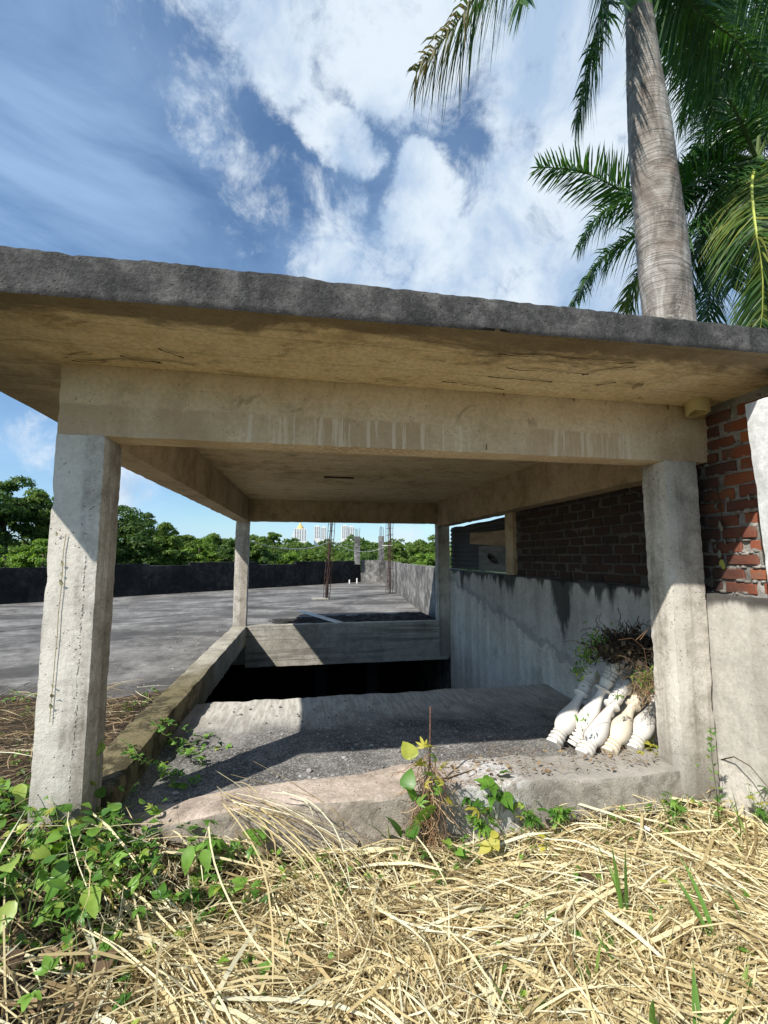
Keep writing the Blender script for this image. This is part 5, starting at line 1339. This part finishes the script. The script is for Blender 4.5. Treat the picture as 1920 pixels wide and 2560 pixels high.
def dstraw(x, y):
    if not kerbclear(x, y): return 0
    if y > -.22 and x > .5 and (x + y * 3) % .37 < .22: return .35
    e = .42 + .25 * noise.noise(Vector((y * 2, 1, 1))) + (.35 if y > -.35 else 0) - (max(0, -y - .75) * .9)
    return 1 if x > e else (.12 if x > e - .5 else .03)
ribbons('straw', 19000, (-.9, 3.5, -2.2, .12), gz, (.08, .38), (.0018, .009), M_straw, 1, dstraw, .55, .035, lab='bleached cut straw strewn over the ground in front of the kerb')
def dlit(x, y): return 1 if kerbclear(x, y) else 0
ribbons('straw', 1900, (-.5, 3.5, -2.0, .02), gz, (.18, .50), (.009, .017), M_straw, 21, dstraw, .5, .03, lab='broad crushed pale blades lying among the straw', tilt=.12)
ribbons('straw', 110, (-1.2, .6, -.9, .0), gz, (.25, .55), (.003, .007), M_straw, 22, None, .3, .07, lab='dry stalks lying across the creepers on the left', tilt=.35)
ribbons('plant_litter', 12000, (-1.6, 3.5, -2.0, .12), gz, (.03, .13), (.002, .010), M_litter, 2, dlit, .3, .016, lab='brown crumbled plant litter under the straw', cat='litter', tilt=.6)
ribbons('straw', 5200, (-.9, 3.5, -1.9, .10), gz, (.04, .16), (.002, .006), M_straw, 3, lambda x, y: dlit(x, y) * (1 if x > .3 else .35), .3, .05, lab='short straw chaff among the longer stalks', tilt=.8)
def soilz(x, y): return .155
ribbons('plant_litter', 3500, (-2.6, -.22, .25, 2.4), soilz, (.05, .22), (.002, .006), M_litter, 5, lambda x, y: 1 if y < 1.9 + .3 * noise.noise(Vector((x * 2, 1, 1))) else .12, .8, .03, lab='matted dead stems on the dark earth left of the sill', cat='litter')
ribbons('straw', 500, (-2.6, -.22, .25, 2.2), soilz, (.10, .35), (.002, .005), M_straw, 6, None, .6, .03, lab='thin pale stalks on the dark earth left of the sill')
# long arching straw bundle left of centre
def bundle():
    rs = np.random.RandomState(9); V = MB()
    for i in range(48):
        a = onz(560 + rs.normal() * 38, 1985 + rs.normal() * 28, .13 + abs(rs.normal()) * .03); b = onz(850 + rs.normal() * 110 - (rs.rand() < .4) * 110, 2300 + rs.normal() * 120, -.06)
        up = .02 + abs(rs.normal()) * .025; cut = rs.uniform(.4, 1.0); st = rs.uniform(0, 1 - cut); w = rs.uniform(.0014, .004); P = []
        bow = Vector((rs.normal() * .06 + .05, rs.normal() * .04, 0)); kink = rs.uniform(.2, .8); kd = Vector((rs.normal() * .05, rs.normal() * .05, rs.normal() * .02))
        for k in range(8):
            q = st + cut * k / 7; p = a.lerp(b, q) + bow * math.sin(math.pi * q) * 2 + kd * max(0, q - kink) * 3; p.z = max(gz(p.x, p.y) + .01, a.z + (b.z - a.z) * q + up * math.sin(math.pi * min(1, q * 1.15)) * (1 - q * .4)); P.append(p)
        d = (P[-1] - P[0]).normalized(); s_ = d.cross(Vector((rs.normal() * .5, rs.normal() * .5, 1))).normalized(); o = len(V.V)
        vs = []
        for k, p in enumerate(P): vs += [p - s_ * w * (.9 if k < 7 else .1), p + s_ * w * (.9 if k < 7 else .1)]
        V.add(vs, [(2 * k, 2 * k + 1, 2 * k + 3, 2 * k + 2) for k in range(7)])
    return V.build('straw_bundle', M_straw)
tag(bundle(), 'long arching sheaf of dry stalks leaning off the left end of the kerb', 'straw', kind='stuff')
# scattered small green leaves of the creeping cover, left
def leafscatter(name, n, f, kinds, size, mat, seed, lab):
    rs = np.random.RandomState(seed); VV = []; FF = []; off = 0
    for i in range(n):
        x, y, z = f(rs); V0, F0 = LA[kinds[rs.randint(len(kinds))]]; s_ = size * rs.uniform(.5, 1.3)
        M_ = np.array(Euler((rs.uniform(-.6, .9), rs.uniform(-.6, .6), rs.uniform(0, 6.28))).to_matrix())
        VV.append(V0 @ M_.T * s_ + np.array([x, y, z])); FF += [tuple(q + off for q in ff) for ff in F0]; off += len(V0)
    V = np.concatenate(VV); me = bpy.data.meshes.new(name); me.from_pydata([tuple(v) for v in V], [], [tuple(dict.fromkeys(ff)) for ff in FF]); me.materials.append(mat)
    return tag(link(bpy.data.objects.new(name, me)), lab, 'ground cover', kind='stuff')
def fl(rs):
    while True:
        x = rs.uniform(-1.3, .95); y = rs.uniform(-1.15, .22)
        d = noise.noise(Vector((x * 3, y * 3, 6))) + .75 - max(0, -y - .35) * 1.5 - max(0, x - .1) * 1.1 + (.4 if x < -.35 else 0)
        if y > .03 and x > .15: continue
        if rs.rand() < d: return x, y, gz(x, y) + abs(rs.normal()) * .06 + .01
leafscatter('ground_creeper', 1500, fl, ['heart', 'tri', 'lobed'], .042, M_leafg, 1, 'small green creeping leaves covering the earth round the left pillar')
def fs(rs):
    while True:
        x = rs.uniform(-2.8, -.2); y = rs.uniform(.2, 2.4)
        if noise.noise(Vector((x * 2.4, y * 2.4, 1))) > .02 - (.3 if y < .5 else 0): return x, y, .16 + abs(rs.normal()) * .035
leafscatter('ground_creeper', 480, fs, ['lobed', 'tri'], .034, M_leafg, 2, 'small green creeping leaves on the dark earth left of the sill')
def fr(rs):
    x = rs.uniform(.9, 3.45); y = rs.uniform(-.22, .05); return x, y, gz(x, y) + abs(rs.normal()) * .035 + .01
leafscatter('ground_creeper', 260, fr, ['lobed', 'tri'], .034, M_leafg, 3, 'small green leaves along the foot of the kerb')
def fd(rs):
    x = rs.uniform(-1.3, 3.0); y = rs.uniform(-1.8, -.1); return x, y, gz(x, y) + abs(rs.normal()) * .02 + .01
leafscatter('fallen_leaves', 700, lambda rs: (lambda p: p if (p[0] < .9 or rs.rand() < .25) else fd(rs))(fd(rs)), ['ovate', 'heart'], .055, M_litter, 4, 'crumpled brown dead leaves scattered on the ground')
# dead leaves and tendrils on top of the kerb near the balusters
leafscatter('fallen_leaves', 160, lambda rs: (rs.uniform(1.9, 3.3), rs.uniform(.1, .42), .115 + abs(rs.normal()) * .012), ['ovate', 'lance'], .03, M_litter, 5, 'dead leaves caught on the kerb before the balusters')
ribbons('plant_litter', 260, (1.7, 3.3, .10, .45), lambda x, y: .11, (.04, .14), (.0015, .003), M_litter, 7, None, .2, .02, lab='dry tendrils on top of the kerb', cat='litter', curl=2.5)
# green grass blades, each blade a part
def tuft(px, py, n_, h, w, lab, z=-.1, lean=(0, 0), spread=.35, up=True):
    w *= 1.25
    p = onz(px, py, z); g = Vector((p.x, p.y, gz(p.x, p.y) - .01)); t = empty('grass_tuft', lab, 'grass', tuple(g), 'green grass blades in the straw')
    for k in range(n_):
        a = rs.uniform(0, 6.28); q = Vector((math.cos(a) * spread * rs.random() + lean[0], math.sin(a) * spread * rs.random() + lean[1], 1)).normalized(); hh = h * 1.75 * rs.uniform(.6, 1.1)
        s_ = q.cross(Vector((math.cos(a), math.sin(a), .2))).normalized(); vs = []; g2 = g + Vector((rs.uniform(-.02, .02), rs.uniform(-.02, .02), 0))
        for i in range(7):
            f_ = i / 6; c = g2 + q * hh * f_ + Vector((lean[0] + .2 * math.cos(a), lean[1] + .2 * math.sin(a), -.35)) * hh * .5 * f_ * f_; ww = w * (.55 + .45 * math.sin(math.pi * min(1, f_ + .2))) * (1 if i < 5 else (.6 if i == 5 else .06))
            vs += [c - s_ * ww * .5 + Vector((0, 0, 0)), c - q * .001 + (s_.cross(q)) * ww * .12, c + s_ * ww * .5]
        m = MB(); m.add(vs, sum([[(3 * i, 3 * i + 1, 3 * i + 4, 3 * i + 3), (3 * i + 1, 3 * i + 2, 3 * i + 5, 3 * i + 4)] for i in range(6)], [])); pt_parent(m.build('blade', M_blade, None, True), t)
for a in [(1640, 2530, 3, .17, .016, 'three broad green blades near the bottom edge, right of centre'), (1760, 2590, 2, .2, .022, 'broad green blade slanting at the bottom right corner'),
          (1790, 2340, 3, .20, .015, 'tall green blades in the straw near the right edge'), (1560, 2270, 4, .24, .016, 'leaning sheaf of long green blades in the straw before the right pillar'), (1565, 2410, 2, .12, .010, 'two small green blades in the straw below the leaning sheaf'),
          (1690, 2080, 3, .24, .010, 'tall narrow green blades in front of the kerb end'), (1870, 2110, 3, .2, .011, 'narrow green blades against the right wall'), (1475, 2430, 3, .13, .008, 'thin dark green blades in the straw right of centre'),
          (1260, 2280, 3, .12, .007, 'thin green blades in the straw below the vine clump'), (830, 2240, 3, .15, .008, 'green blades standing beside the straw bundle'), (985, 2080, 2, .14, .012, 'single green blade before the kerb left of the vine clump'),
          (1040, 2230, 4, .09, .006, 'short green blades in the straw at centre'), (1840, 2460, 3, .12, .014, 'green blades among straw at the right edge, low'), (1310, 2500, 3, .1, .007, 'thin green blades near the bottom centre'), (700, 2360, 2, .14, .009, 'single green blade in the pale straw left of centre')]:
    tuft(a[0], a[1], a[2], a[3], a[4], a[5], lean=(rs.uniform(-.35, .45), rs.uniform(-.2, .3)))

# more green blades pushing through the straw
for px, py, n_, h, w, lab in [
    (1120, 2210, 2, .10, .006, 'two short green blades in the straw right below the dried vine clump'), (1380, 2200, 2, .10, .008, 'short green blades in the straw midway between vine clump and grass sheaf'),
    (1420, 2330, 1, .12, .009, 'lone green blade left of the leaning green sheaf'), (1700, 2260, 2, .12, .010, 'pair of green blades between the sheaf and the right wall'),
    (1880, 2300, 1, .13, .010, 'lone green blade at the right edge below the wall foot'), (1180, 2400, 2, .10, .006, 'thin green blades in straw near the lower centre'),
    (1450, 2540, 2, .11, .008, 'green blades at the bottom edge left of the broad ones'), (1060, 2450, 1, .10, .006, 'single thin green blade low in the centre of the straw'),
    (1900, 2160, 2, .10, .007, 'narrow green blades at the foot of the wall, right edge'), (1600, 2160, 2, .11, .008, 'narrow green blades directly below the vine tuft of the pillar'),
    (1320, 2290, 1, .11, .007, 'lone upright blade in the pale straw right of centre')]:
    tuft(px, py, n_, h, w, lab, lean=(rs.uniform(-.4, .5), rs.uniform(-.2, .3)))

# leaves scattered thinly through the straw and along the kerb
def fx(rs):
    x = rs.uniform(.5, 3.45); y = rs.uniform(-1.5, .0); return x, y, gz(x, y) + .03 + abs(rs.normal()) * .03
leafscatter('ground_creeper', 170, fx, ['lance', 'lobed', 'tri'], .045, M_leafg, 11, 'scattered small green shoots coming up through the straw')
